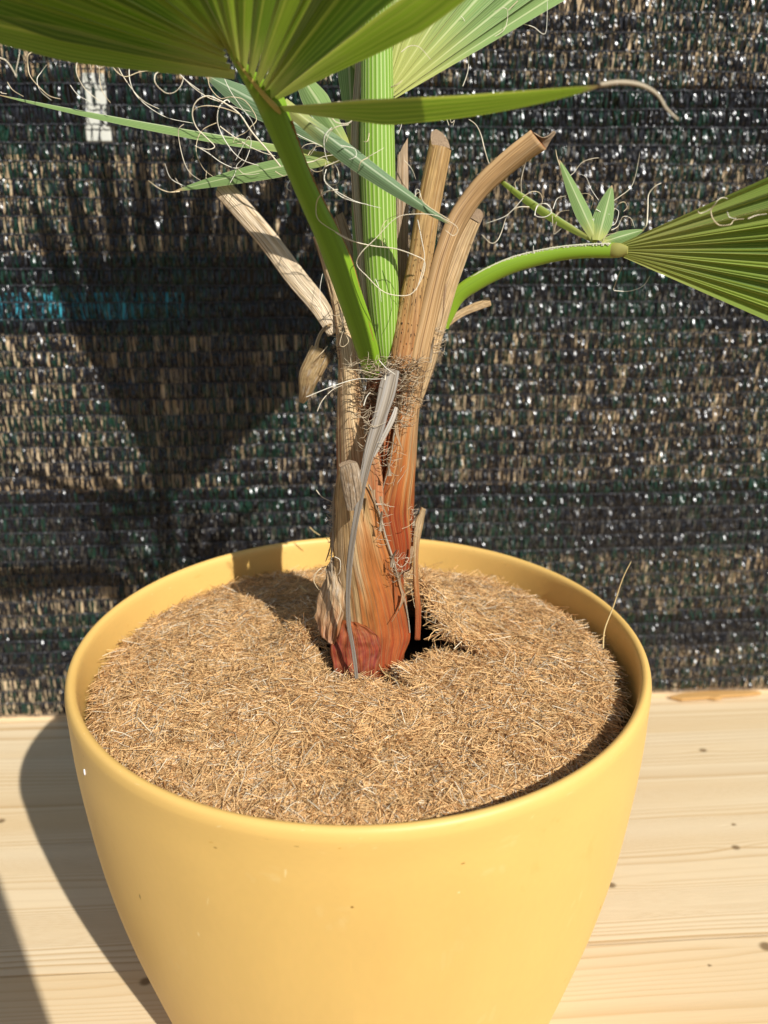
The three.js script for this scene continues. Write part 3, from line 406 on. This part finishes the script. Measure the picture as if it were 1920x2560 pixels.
fan([
  [[-.0537,.6525,.074], [-.2035,.6754,.115], 0.0165, { fold: 0.2, droop: -0.012, full: 0.45, w0: 0.3 }], [[-.0551,.6553,.077], [-.191,.6856,.125], 0.018, { droop: -0.01, w0: 0.25, full: 0.5 }], [[-.0557,.6574,.08], [-.1713,.692,.14], 1.35], [[-.0558,.659,.083], [-.1499,.6935,.15], 1.45], [[-.0556,.6604,.085], [-.1226,.6979,.16], 1.45], [[-.0551,.6615,.087], [-.0975,.6992,.17], 1.45],
  [[-.0543,.6613,.086], [-.0765,.6997,.175], 1.45], [[-.0529,.6586,.083], [-.059,.701,.175], 1.45], [[-.0511,.6559,.08], [-.0438,.7022,.172], 1.45], [[-.0492,.6534,.077], [-.0293,.7025,.168], 1.45], [[-.0468,.6509,.074], [-.0147,.7018,.165], 1.45], [[-.0446,.6484,.071], [.0011,.7012,.16], 1.45], [[-.0427,.6463,.068], [.0175,.7001,.156], 1.45], [[-.0409,.6445,.066], [.0326,.6976,.152], 1.3],
  [[-.039,.6428,.064], [.0828,.6928,.1615], 0.030, { full: 0.5, w0: 0.1, nn: [-0.3, 0.9, -0.3], fold: 0.3 }], [[-.0376,.6403,.062], [.1005,.6346,.15], 0.024, { full: 0.36, fold: 0.24, droop: -0.015, w0: 0.15, nn: [0, 0.93, -0.36] }],
], matF, palm, { label: 'green fan blade seen from below across the top left', full: 0.72, fold: 0.5, w0: 0.16 });
part('leaf_hub', stalk([[-.0343,.6372,.064,.0011],[-.036,.6393,.066,.0027],[-.0402,.6433,.071,.0024],[-.0457,.6494,.0785,.0017],[-.0506,.6555,.0855,.001]], { front: 0.2, back: 0.1 }).body, new THREE.MeshStandardMaterial({ color: new THREE.Color().setRGB(0.45, 0.36, 0.08), roughness: 0.6 }), palm);
fan([
  [[.0221,.6569,-.016], [.1711,.7572,-.11], 0.014, { fold: 0.25 }], [[.0216,.6583,-.016], [.1673,.7802,-.115], 1.1], [[.0205,.6597,-.016], [.1528,.8067,-.12], 1.25], [[.0194,.6607,-.016], [.1302,.8307,-.12], 1.25], [[.0184,.6612,-.016], [.1041,.8516,-.12], 1.25], [[.0178,.6616,-.016], [.0756,.8651,-.115], 1.25], [[.0173,.6621,-.016], [.0468,.8737,-.11], 1.25], [[.0168,.6621,-.016], [.019,.8797,-.105], 1.25], [[.0157,.6621,-.016], [-.0082,.8793,-.1], 1.25], [[.0146,.6616,-.016], [-.0349,.8746,-.095], 1.25], [[.0136,.6612,-.016], [-.0617,.8637,-.09], 1.25], [[.0125,.6602,-.016], [-.0886,.8485,-.085], 1.25], [[.0114,.6593,-.016], [-.1133,.8291,-.08], 1.2],
], matG, palm, { label: 'pale blue green fan blade rising behind the spear', full: 0.58, fold: 0.34, flip: true, stretch: 1.4 });
fan([
  [[.154,.5771,.006], [.4044,.6852,.0645], 1.1], [[.1541,.5766,.006], [.4196,.6636,.057], 1.0], [[.1542,.5758,.006], [.4369,.6379,.0411], 1.25], [[.1542,.575,.006], [.4446,.6128,.0254], 1.25], [[.1543,.5743,.006], [.432,.5871,.0109], 1.25], [[.1544,.5735,.006], [.4125,.5646,-.0005], 1.25], [[.1545,.5727,.006], [.407,.5442,-.01], 1.25], [[.1545,.5722,.006], [.4098,.5236,-.019], 1.25], [[.1546,.5717,.006], [.411,.5044,-.0272], 1.25], [[.1546,.5712,.006], [.411,.4857,-.0347], 1.25],
], matF, palm, { label: 'green fan blade spreading out of frame on the right', full: 0.62, fold: 0.45 });
part('leaf_hub', joined(stalk([[.1485,.5738,.0036,.0076],[.1514,.5738,.005,.0084],[.1544,.5738,.006,.0079],[.1581,.5738,.008,.0043]], { n: 16 })), hubSkin, palm);
{
  const up = new THREE.Vector3(0, 0.4, 1).normalize(), side = palm;
  const one = (a, b, w, m, o, nn = up) => part('leaf_segment', segment(a, b, w, nn, o), m, palm);
  one([-.0085,.6266,-.02], [-.2236,.6647,-.05], 0.0095, matG[0], { fold: 0.3, droop: -0.008, full: 0.3, w0: 0.5 }, new THREE.Vector3(0, 0.8, 0.6));
  one([-.0071,.6264,-.018], [-.1129,.6081,-.03], 0.0115, matG[1], { fold: 0.12, full: 0.4, w0: 0.5, mid: [-.056,.6191,-.022] });
  one([-.0356,.6458,.04], [.0543,.5868,.026], 0.0110, matH, { fold: 0.4, full: 0.35, w0: 0.6, mid: [.0088,.6149,.034] }, new THREE.Vector3(-0.3, 0.5, 0.8));
  one([-.0054,.6277,-.012], [-.0899,.6718,-.03], 0.016, matH, { fold: 0.25, full: 0.6, w0: 0.3 });
  one([-.0048,.6302,-.012], [-.0354,.6742,-.03], 0.016, matG[0], { fold: 0.3, full: 0.6, w0: 0.3 });
  one([-.0018,.6282,-.016], [-.0056,.7001,-.03], 0.014, matG[1], { fold: 0.3, full: 0.6, w0: 0.3 });
  one([.001,.5129,-.012], [.0009,.6715,-.016], 0.0085, matG[1], { fold: 0.25, full: 0.5, w0: 0.5 });
  one([.1408,.5797,0], [.1204,.625,-.02], 0.0095, matG[0], { fold: 0.2, full: 0.3, w0: 0.5 });
  one([.1417,.5792,.002], [.1532,.6108,-.02], 0.0125, matG[1], { fold: 0.2, full: 0.35, w0: 0.5 });
  one([.142,.5787,0], [.0771,.6219,-.03], 0.006, matF[2], { fold: 0.5, full: 0.4, w0: 0.5, droop: -0.03 });
  one([.1437,.5781,.004], [.1691,.5853,0], 0.008, matG[1], { fold: 0.3, full: 0.4, w0: 0.5 });
}
// ---- dry tips, curling threads
const hair = [[0.76, 0.66, 0.48], [0.66, 0.53, 0.33], [0.80, 0.74, 0.60]].map((c) => new THREE.MeshStandardMaterial({ color: new THREE.Color().setRGB(...c), roughness: 0.6 }));
let hk = 0;
const curl = (pts, r = 0.0004, flat = 1) => part('leaf_thread', thread(pts.map((p, i) => [p[0], p[1], p[2] + 0.006 * noise(i * 0.6, hk * 1.7)]), r, r * 0.5, { flat }), hair[hk++ % 3], palm);
for (const [pts, r] of [
  [[[-.0434,.6195,0],[-.0506,.6283,0],[-.0584,.637,0],[-.0634,.6444,0],[-.0672,.6481,0],[-.0711,.6508,0],[-.0757,.6532,0],[-.0822,.6553,0],[-.0885,.6526,0],[-.0917,.6468,0],[-.0905,.6401,0],[-.0851,.6346,0],[-.0804,.6299,0],[-.0836,.628,0],[-.0907,.6297,0]], 0.0009],
  [[[-.0646,.6459,0],[-.0712,.6487,0],[-.0779,.6502,0],[-.0847,.6502,0],[-.0905,.6487,0],[-.0922,.645,0]], 0.0006], [[[-.0918,.6303,-.005],[-.0854,.627,-.005],[-.0781,.6219,-.005],[-.0699,.619,-.005],[-.0642,.6219,-.005],[-.0602,.6314,-.005],[-.0613,.6352,-.005],[-.0659,.6289,-.005],[-.0697,.6225,-.005]], 0.0005],
  [[[-.1009,.6695,-.012],[-.0933,.6622,-.012],[-.0847,.6566,-.012],[-.0773,.6542,-.012],[-.0692,.6511,-.012],[-.0596,.6492,-.012]], 0.0005], [[[-.0836,.6667,-.01],[-.0826,.6612,-.01],[-.0775,.656,-.01],[-.0706,.6563,-.01],[-.0631,.6545,-.01],[-.0574,.6458,-.01],[-.0605,.6408,-.01],[-.0641,.6383,-.01],[-.0698,.6358,-.01],[-.0707,.6326,-.01],[-.0644,.6332,-.01],[-.0599,.6377,-.01]], 0.0005],
  [[[-.071,.6529,-.004],[-.073,.6541,-.004],[-.0767,.6499,-.004],[-.0785,.6437,-.004],[-.0775,.6382,-.004],[-.0738,.6319,-.004],[-.0693,.6262,-.004],[-.064,.6224,-.004],[-.0558,.6202,-.004]], 0.0007], [[[-.099,.6423,-.012],[-.1024,.6398,-.012],[-.1033,.6335,-.012],[-.1013,.6232,-.012],[-.0976,.6167,-.012],[-.0923,.6128,-.012]], 0.0005],
  [[[-.0812,.6439,-.014],[-.0891,.6407,-.014],[-.0928,.635,-.014],[-.0934,.6273,-.014],[-.0908,.6195,-.014],[-.0854,.6152,-.014]], 0.0005], [[[-.0737,.6651,-.008],[-.0707,.659,-.008],[-.0657,.6517,-.008],[-.0599,.6443,-.008],[-.0581,.6393,-.008]], 0.0004], [[[-.0777,.6409,-.006],[-.0705,.6359,-.006],[-.0611,.6303,-.006],[-.0529,.6268,-.006],[-.0467,.6255,-.006]], 0.0006],
  [[[-.1093,.6079,-.03],[-.1138,.6073,-.03],[-.1167,.6076,-.03],[-.121,.609,-.03],[-.1252,.6114,-.03],[-.1279,.6141,-.03]], 0.0008], [[[-.1039,.61,-.03],[-.1117,.6134,-.03],[-.1151,.6168,-.03],[-.1167,.6236,-.03]], 0.0005], [[[-.1083,.6103,-.03],[-.1103,.6134,-.03],[-.1114,.6155,-.03]], 0.0005], [[[-.0926,.6134,-.03],[-.0929,.6168,-.03],[-.0922,.6202,-.03]], 0.0005],
  [[[-.076,.612,-.02],[-.0728,.6173,-.02],[-.0718,.622,-.02],[-.068,.6253,-.02]], 0.0004], [[[-.0718,.6207,-.02],[-.0684,.6173,-.02],[-.0627,.6167,-.02],[-.0583,.6173,-.02]], 0.0004], [[[-.0463,.6167,0],[-.0416,.6141,0],[-.0388,.6151,0]], 0.0005], [[[-.0371,.6112,.01],[-.0386,.6074,.01],[-.036,.6052,.01]], 0.0004],
  [[[-.0052,.6214,.02],[-.0111,.6196,.02],[-.0165,.6171,.02],[-.0172,.6135,.02],[-.0147,.6086,.02],[-.0094,.6092,.02],[-.0092,.6153,.02],[-.0118,.6202,.02]], 0.0005], [[[-.0103,.6036,.05],[-.0172,.6007,.05],[-.0196,.5955,.05],[-.0182,.589,.05],[-.0088,.583,.05],[.0026,.5776,.05]], 0.0005], [[[-.0108,.6043,.03],[-.0063,.6012,.03],[.0009,.5988,.03],[.0074,.5976,.03]], 0.0005],
  [[[-.0328,.6265,0],[-.0286,.6302,0],[-.0224,.6308,0],[-.026,.6252,0]], 0.0004], [[[-.0274,.6252,0],[-.0252,.6283,0],[-.0204,.6299,0],[-.0142,.6283,0]], 0.0004], [[[-.0389,.6402,-.01],[-.0321,.6364,-.01],[-.0232,.6326,-.01],[-.0149,.6288,-.01]], 0.0005], [[[-.0335,.6219,-.012],[-.0257,.6232,-.012],[-.0186,.6258,-.012],[-.0094,.6271,-.012]], 0.0006], [[[-.0271,.6191,-.01],[-.0236,.6172,-.01],[-.0193,.6185,-.01],[-.0178,.623,-.01]], 0.0004],
  [[[-.0083,.6516,.075],[-.0071,.6551,.075],[-.0087,.6591,.075]], 0.0006], [[[-.0057,.6431,.062],[-.0099,.6405,.062],[-.0103,.6368,.062],[-.0071,.6336,.062],[-.0012,.6336,.062],[.0012,.6378,.062],[-.0022,.642,.062],[-.0057,.6428,.062]], 0.0006], [[[-.0011,.6373,.062],[.0025,.6405,.062],[.0072,.6418,.062],[.0107,.6399,.062]], 0.0006], [[[-.0106,.6336,.045],[-.0144,.6292,.045],[-.0145,.6224,.045],[-.0128,.6167,.045]], 0.0005], [[[-.0021,.6354,.04],[-.0084,.6343,.04],[-.0122,.6315,.04],[-.0142,.6269,.04]], 0.0004],
  [[[.0077,.62,.04],[.004,.6177,.04],[.0027,.6136,.04]], 0.0005], [[[-.0066,.6258,.04],[.0003,.6246,.04],[.0015,.6206,.04],[-.0023,.6189,.04]], 0.0004],
  [[[-.169,.6617,.06],[-.1657,.6605,.06],[-.1635,.6563,.06],[-.1627,.6538,.06],[-.1611,.6563,.06],[-.1586,.6635,.06],[-.1579,.6696,.06]], 0.0006], [[[-.1858,.6842,-.03],[-.1905,.6814,-.03],[-.1925,.6764,-.03],[-.1914,.6702,-.03],[-.1873,.6645,-.03],[-.1815,.66,-.03],[-.176,.6588,-.03]], 0.0007], [[[-.1832,.6774,-.035],[-.188,.6743,-.035],[-.1901,.6698,-.035],[-.1881,.6634,-.035],[-.1837,.6589,-.035]], 0.0005], [[[-.1588,.6758,-.035],[-.1586,.6805,-.035],[-.1605,.6824,-.035],[-.1638,.6793,-.035],[-.1653,.673,-.035],[-.1633,.666,-.035],[-.1588,.6615,-.035],[-.1542,.6583,-.035]], 0.0007],
  [[[-.1463,.6802,-.03],[-.1502,.6771,-.03],[-.1519,.6714,-.03],[-.1511,.6632,-.03],[-.1469,.6568,-.03]], 0.0006], [[[-.1704,.6666,-.035],[-.1668,.6615,-.035],[-.1607,.6583,-.035]], 0.0005], [[[-.1415,.6792,-.03],[-.1381,.6714,-.03],[-.1319,.6626,-.03],[-.1254,.6568,-.03],[-.1171,.653,-.03]], 0.0006], [[[-.1347,.6747,0],[-.1328,.6688,0],[-.1272,.6647,0],[-.1196,.6671,0],[-.1128,.6682,0],[-.1068,.6685,0]], 0.0006], [[[-.1335,.6746,-.03],[-.1328,.6677,-.03],[-.1307,.6607,-.03],[-.1228,.6536,-.03],[-.1125,.6485,-.03],[-.0983,.6459,-.03]], 0.0006],
  [[[-.0992,.6628,.03],[-.1022,.6603,.03],[-.1024,.6559,.03],[-.0989,.6525,.03],[-.0939,.6522,.03],[-.0898,.6553,.03],[-.0885,.6603,.03]], 0.0006], [[[-.2082,.6685,-.035],[-.2053,.6641,-.035],[-.2007,.6612,-.035]], 0.0005], [[[-.0983,.6674,0],[-.0927,.6623,0],[-.0864,.6582,0]], 0.0006], [[[-.2155,.6643,-.04],[-.2142,.6633,-.04],[-.2114,.663,-.04]], 0.0006], [[[-.1475,.6649,.09],[-.145,.6635,.09],[-.1406,.6639,.09],[-.1384,.6649,.09]], 0.0004], [[[-.1357,.6708,.03],[-.1349,.667,.03],[-.1316,.6637,.03],[-.1264,.6653,.03],[-.1255,.6675,.03]], 0.0004],
  [[[-.0442,.6419,0],[-.0378,.6367,0],[-.0324,.63,0]], 0.0005], [[[-.0161,.6302,.03],[-.0137,.6336,.03],[-.0068,.6364,.03]], 0.0005], [[[-.015,.6153,.03],[-.0159,.6096,.03],[-.0113,.6053,.03],[.0004,.5994,.03],[.0146,.5957,.03]], 0.0005], [[[-.0084,.6046,.04],[-.0169,.6025,.04],[-.0202,.5946,.04],[-.0195,.5895,.04],[-.0119,.5844,.04],[-.0026,.5793,.04],[.0099,.5763,.04],[.0225,.5748,.04],[.0335,.5711,.04],[.0383,.5681,.04],[.0372,.5605,.04],[.033,.5529,.04],[.0274,.5502,.04],[.0162,.5521,.04],[.0067,.5605,.04],[.0012,.5666,.04],[.0036,.5726,.04],[.0115,.58,.04],[.0224,.5903,.04],[.0325,.5924,.04],[.0441,.5917,.04],[.0535,.5873,.04],[.056,.5844,.04],[.0537,.5815,.04],[.0489,.5844,.04]], 0.0006],
  [[[.0519,.5898,.03],[.0383,.598,.03],[.035,.6038,.03],[.0288,.5972,.03]], 0.0005], [[[.0345,.5898,.03],[.037,.5793,.03],[.0388,.5694,.03],[.0365,.5586,.03],[.0342,.5524,.03]], 0.0005], [[[.0283,.6244,-.02],[.0326,.6196,-.02],[.0353,.614,-.02]], 0.0004], [[[.0154,.5763,.02],[.0146,.5848,.02],[.0178,.5901,.02],[.0251,.5932,.02]], 0.0004], [[[.0112,.5582,.02],[.0137,.5518,.02],[.0145,.5454,.02]], 0.0004], [[[.0053,.6203,.03],[.01,.6224,.03],[.0162,.626,.03]], 0.0004],
  [[[-.0097,.5354,.028],[-.0075,.5333,.028],[-.0098,.5297,.028],[-.007,.5284,.028],[-.0045,.5241,.028],[-.0071,.521,.028],[-.0093,.5223,.028],[-.0082,.5278,.028],[-.007,.5303,.028]], 0.0005], [[[-.0209,.5604,-.002],[-.0225,.5516,-.002],[-.0221,.5402,-.002],[-.0203,.5324,-.002],[-.0188,.5279,-.002]], 0.0003], [[[-.0276,.5457,-.006],[-.0244,.5418,-.006],[-.0196,.5457,-.006]], 0.0003], [[[-.018,.5191,.012],[-.0217,.5152,.012],[-.0251,.512,.012]], 0.0005],
  [[[-.0291,.4929,.034],[-.02,.4969,.034],[-.0092,.5008,.034],[.0009,.5033,.034],[.0099,.5036,.034],[.0155,.5031,.034]], 0.0006], [[[-.0235,.4835,.03],[-.0204,.4899,.03],[-.0146,.4956,.03],[-.0083,.4984,.03]], 0.0006], [[[-.0051,.5086,.036],[.0022,.5086,.036],[.0099,.5067,.036],[.0155,.505,.036]], 0.0005], [[[.0133,.5144,.04],[.0177,.5101,.04],[.0227,.5068,.04]], 0.0005], [[[-.0285,.4243,0],[-.0245,.4203,0],[-.0176,.4163,0]], 0.0006], [[[-.0008,.4594,.03],[.0015,.4588,.03],[.0041,.46,.03],[.0032,.4612,.03]], 0.0004], [[[.0042,.4878,.034],[.0059,.4929,.034],[.0082,.4957,.034]], 0.0008], [[[.0166,.5035,.04],[.0171,.5062,.04],[.0169,.5084,.04]], 0.0006],
  [[[-.0221,.3762,.014],[-.0271,.3746,.014],[-.0302,.3684,.014],[-.0289,.3637,.014],[-.0261,.3582,.014]], 0.0007], [[[-.0158,.3864,.02],[-.0123,.3841,.02],[-.0125,.3764,.02],[-.0143,.3734,.02]], 0.0004], [[[-.0158,.3788,.034],[-.0147,.3667,.034],[-.0104,.3521,.034]], 0.0003], [[[.0339,.362,.012],[.0354,.3533,.012],[.037,.346,.012]], 0.0003], [[[.0105,.4265,.034],[.0152,.4265,.034]], 0.0005], [[[.0234,.3858,.026],[.0276,.3821,.026],[.0318,.3873,.026],[.029,.3888,.026]], 0.0004], [[[.0276,.4051,.018],[.0318,.4073,.018],[.0359,.4102,.018]], 0.0004],
  [[[.1038,.652,.05],[.1038,.652,.05]], 0.0001],
  [[[-.0079,.6582,.07],[-.0094,.6527,.07],[-.0088,.6503,.07]], 0.0007], [[[-.0086,.6584,.072],[-.0118,.6625,.072],[-.0157,.6655,.072],[-.0184,.6661,.072]], 0.0006], [[[-.0085,.6572,.072],[-.0064,.6625,.072],[-.0016,.6661,.072],[.0032,.667,.072],[.0078,.6652,.072],[.0092,.6637,.072]], 0.0007], [[[.0647,.6694,-.05],[.0675,.678,-.05],[.0671,.6896,-.05],[.0644,.7025,-.05],[.0617,.7055,-.05]], 0.0006], [[[.0613,.706,-.055],[.0615,.7006,-.055],[.0687,.696,-.055],[.0793,.6953,-.055],[.0887,.6999,-.055],[.0909,.709,-.055],[.0881,.7113,-.055],[.0821,.7097,-.055]], 0.0005], [[[.0973,.717,-.06],[.0873,.7079,-.06],[.0771,.6995,-.06],[.0693,.694,-.06]], 0.0006], [[[.1032,.7068,-.07],[.1096,.7049,-.07],[.1152,.7013,-.07],[.1173,.7041,-.07],[.1171,.7196,-.07]], 0.0005],
  [[[.0249,.6707,.03],[.0293,.6736,.03],[.0345,.673,.03],[.0406,.6674,.03]], 0.0004], [[[.0195,.6496,.06],[.0223,.6502,.06],[.0251,.6521,.06]], 0.0006], [[[.025,.6513,-.03],[.0267,.6459,-.03],[.0246,.6396,-.03]], 0.0005], [[[.0549,.6443,-.03],[.053,.6498,-.03],[.0547,.6521,-.03],[.0562,.6459,-.03],[.0583,.6474,-.03],[.0575,.6443,-.03]], 0.0004], [[[.0082,.6329,.03],[.0074,.6287,.03],[.0051,.6287,.03]], 0.0005], [[[.0332,.6016,.03],[.0336,.6052,.03],[.0355,.6045,.03],[.0356,.6008,.03]], 0.0004],
  [[[.0853,.616,-.03],[.0801,.6234,-.03],[.0765,.6315,-.03],[.0746,.6388,-.03],[.0712,.6445,-.03],[.0663,.6474,-.03]], 0.0008], [[[.1221,.6205,-.022],[.1197,.6263,-.022],[.1184,.6306,-.022]], 0.0008], [[[.0984,.603,-.012],[.0932,.5971,-.012],[.0879,.5927,-.012],[.0769,.5889,-.012]], 0.0005], [[[.1026,.5982,-.012],[.0955,.5978,-.012],[.0902,.5934,-.012],[.0875,.5844,-.012],[.0845,.5792,-.012],[.0806,.578,-.012],[.0747,.5829,-.012]], 0.0006], [[[.098,.6036,-.01],[.1033,.6065,-.01],[.1081,.6058,-.01],[.1103,.6021,-.01],[.1093,.5985,-.01]], 0.0005], [[[.1054,.5933,-.008],[.1073,.5991,-.008],[.112,.5995,-.008],[.1154,.5955,-.008],[.1117,.5925,-.008],[.1061,.5933,-.008],[.1074,.5984,-.008],[.1128,.5999,-.008],[.1163,.594,-.008]], 0.0005], [[[.1152,.5932,-.006],[.1164,.5873,-.006],[.1178,.5895,-.006],[.1171,.5829,-.006],[.122,.5862,-.006]], 0.0004], [[[.1176,.5925,-.006],[.1205,.5954,-.006],[.1252,.5961,-.006]], 0.0005], [[[.1165,.597,-.01],[.1193,.6029,-.01],[.1239,.6043,-.01]], 0.0005], [[[.1248,.6152,-.02],[.1298,.6174,-.02],[.1341,.6232,-.02],[.1402,.6254,-.02],[.1449,.6261,-.02]], 0.0005], [[[.131,.6034,-.02],[.134,.6056,-.02],[.1388,.606,-.02],[.1422,.6027,-.02],[.1419,.5974,-.02]], 0.0004], [[[.1468,.6022,-.025],[.1422,.6089,-.025],[.1384,.6156,-.025],[.1342,.6178,-.025]], 0.0004], [[[.1536,.6012,-.02],[.1581,.6042,-.02],[.1648,.6093,-.02],[.1672,.6167,-.02],[.1675,.629,-.02]], 0.0005], [[[.1522,.5935,-.015],[.1549,.598,-.015],[.1563,.6002,-.015],[.1594,.6009,-.015],[.1617,.598,-.015],[.1591,.5957,-.015]], 0.0005], [[[.1503,.5874,-.012],[.155,.5889,-.012],[.1567,.5956,-.012],[.1533,.5978,-.012]], 0.0005], [[[.1529,.5852,-.012],[.1575,.5874,-.012],[.1594,.5927,-.012],[.1642,.5919,-.012],[.1671,.5867,-.012]], 0.0005], [[[.1444,.5791,.004],[.1457,.582,.004],[.1517,.5835,.004]], 0.0004], [[[.142,.5969,-.008],[.1462,.5947,-.008],[.1502,.594,-.008]], 0.0005], [[[.1413,.5903,-.006],[.1447,.5873,-.006],[.1467,.5836,-.006]], 0.0005], [[[.1302,.5933,-.01],[.1347,.597,-.01],[.1353,.5992,-.01]], 0.0004], [[[.1357,.5881,-.008],[.1402,.5914,-.008],[.1396,.5888,-.008]], 0.0005], [[[.0996,.6049,-.02],[.0983,.613,-.02],[.1002,.6218,-.02],[.1008,.6254,-.02]], 0.0004], [[[.0954,.6079,-.02],[.0948,.6123,-.02],[.0974,.6148,-.02]], 0.0004], [[[.1064,.5716,-.006],[.1058,.5746,-.006],[.106,.5765,-.006]], 0.0004],
  [[[.1686,.5857,0],[.1695,.5886,0],[.1697,.5973,0],[.17,.6045,0],[.1726,.6087,0],[.1759,.6105,0]], 0.0010], [[[.1573,.5507,-.01],[.1589,.5593,-.01],[.1608,.5647,-.01]], 0.0005], [[[.1573,.5503,-.01],[.1671,.5499,-.01],[.175,.5531,-.01],[.1783,.5593,-.01]], 0.0005],
  [[[.1715,.5926,.07],[.1747,.5917,.07],[.1788,.5937,.07],[.1814,.5978,.07],[.1849,.599,.07],[.1869,.5984,.07]], 0.0005], [[[.1764,.5959,.08],[.1753,.5928,.08],[.1767,.5888,.08],[.1808,.5859,.08],[.1851,.5862,.08],[.1878,.5882,.08],[.192,.5888,.08]], 0.0006], [[[.1839,.5919,.08],[.1858,.5896,.08],[.1884,.5888,.08]], 0.0005], [[[.1895,.5885,.09],[.194,.5901,.09],[.1986,.5907,.09]], 0.0005],
]) if (r > 0.0002) curl(pts, r * 0.52);
part('dry_tip', thread([[.0992,.6348,.149,-.1907,.7015,0],[.1069,.6357,.149,-.1907,.7015,0],[.1153,.6349,.148,-.1907,.7015,0],[.1222,.6318,.147,-.1907,.7015,0],[.1264,.6269,.147,-.1907,.7015,0],[.132,.623,.146,-.1907,.7015,0]].map((q) => q.slice(0, 3)), 0.0008, 0.0003, { flat: 1.2 }), new THREE.MeshStandardMaterial({ color: new THREE.Color().setRGB(0.44, 0.36, 0.24), roughness: 0.7 }), palm);
part('cut_face', shell([[.1019,.6386,-.011,.113,.6309,-.025],[.1075,.6361,-.014,.1149,.6337,-.026],[.113,.637,-.02,.1169,.6371,-.027],[.1182,.6411,-.027,.1193,.6404,-.029]], { bulge: -0.06, thick: 0.0015, n: 12, seg: 8 }), cutMat, palm);
// ---- matted fibre at the throat of the stem and along torn sheath margins
{
  const gs = [[], []], tangle = (cx, cy, cz, w, h, d, n, l, which) => { for (let i = 0; i < n; i++) { const p = [cx + rr(-w, w), cy + rr(-h, h), cz + rr(-d, d)], a = rr(-0.5, 0.5) + (rnd() < 0.3 ? 1.2 : 0), L = rr(0.4, 1) * l, pts = []; for (let k = 0; k < 5; k++) { const f = k / 4 - 0.5; pts.push([p[0] + f * L * Math.cos(a) + rr(-1, 1) * L * 0.1, p[1] + f * L * Math.sin(a) + rr(-1, 1) * L * 0.12 + 0.3 * L * f * f, p[2] + rr(-1, 1) * L * 0.12]); } gs[which(i)].push(thread(pts, rr(0.00012, 0.00026), 0.0001, { n: 9, sides: 3 })); } };
  const T = [[.0129,.4933,.018,-.1907,.7015,0],[.0302,.4947,.018,-.1907,.7015,0],[.0246,.4813,.022,-.1907,.7015,0],[.008,.4727,.034,-.1907,.7015,0],[.0213,.4506,.026,-.1907,.7015,0],[.0081,.51,.028,-.1907,.7015,0],[.0302,.508,.014,-.1907,.7015,0],[-.0173,.3977,.006,-.1907,.7015,0],[.0157,.4098,.03,-.1907,.7015,0],[.0274,.3831,.03,-.1907,.7015,0],[-.0085,.5261,.004,-.1907,.7015,0],[.0501,.5201,-.012,-.1907,.7015,0],[.0346,.4035,.004,-.1907,.7015,0]].map((q) => q.slice(0, 3));
  tangle(...T[0], 0.010, 0.012, 0.006, 190, 0.018, (i) => i % 5 ? 0 : 1); tangle(...T[1], 0.010, 0.012, 0.004, 110, 0.016, (i) => i % 3 ? 0 : 1); tangle(...T[2], 0.008, 0.010, 0.004, 70, 0.013, (i) => i % 2); tangle(...T[3], 0.006, 0.012, 0.003, 26, 0.014, (i) => i % 4 ? 1 : 0); tangle(...T[4], 0.006, 0.014, 0.002, 26, 0.012, (i) => i % 4 ? 1 : 0);
  tangle(...T[5], 0.012, 0.004, 0.004, 50, 0.016, (i) => i % 2); tangle(...T[6], 0.012, 0.004, 0.004, 50, 0.016, (i) => i % 3 ? 0 : 1); tangle(...T[7], 0.002, 0.02, 0.003, 45, 0.009, () => 1); tangle(...T[8], 0.004, 0.016, 0.003, 16, 0.009, () => 1); tangle(...T[9], 0.006, 0.010, 0.003, 34, 0.011, (i) => i % 3 ? 1 : 0); tangle(...T[10], 0.005, 0.018, 0.003, 40, 0.012, (i) => i % 2); tangle(...T[11], 0.005, 0.008, 0.003, 40, 0.009, () => 1); tangle(...T[12], 0.003, 0.012, 0.003, 30, 0.009, () => 1);
  gs.forEach((g, i) => { const m = part('matted_fibre', mergeGeometries(g), new THREE.MeshStandardMaterial({ color: new THREE.Color().setRGB(...(i ? [0.60, 0.48, 0.32] : [0.13, 0.075, 0.035])), roughness: 0.8 }), palm); m.userData.kind = 'stuff'; });
}
// the phone that takes the picture: behind the lens, it throws the shadow at the lower left
{
  const ph = thing('smartphone', 'dark smartphone in front of the pot, outside the picture', 'phone');
  const rs = new THREE.Shape(), W = 0.041, H = 0.083, r = 0.02; rs.moveTo(-W + r, -H); rs.lineTo(W - r, -H); rs.quadraticCurveTo(W, -H, W, -H + r); rs.lineTo(W, H - r); rs.quadraticCurveTo(W, H, W - r, H); rs.lineTo(-W + r, H); rs.quadraticCurveTo(-W, H, -W, H - r); rs.lineTo(-W, -H + r); rs.quadraticCurveTo(-W, -H, -W + r, -H);
  part('phone_body', new THREE.ExtrudeGeometry(rs, { depth: 0.008, bevelSize: 0.0015, bevelThickness: 0.0015, bevelSegments: 2 }).translate(0, 0, -0.004), new THREE.MeshStandardMaterial({ color: new THREE.Color().setRGB(0.02, 0.02, 0.022), roughness: 0.4 }), ph);
  part('screen', new RoundedBoxGeometry(0.074, 0.156, 0.001, 2, 0.0004), new THREE.MeshStandardMaterial({ color: new THREE.Color().setRGB(0.01, 0.01, 0.012), roughness: 0.1 }), ph).position.z = 0.0058;
  ph.rotation.set(THREE.MathUtils.degToRad(-19), 0, 0.3); ph.position.set(0.036, 0.516, 0.530);
}
renderer.render(scene, camera);
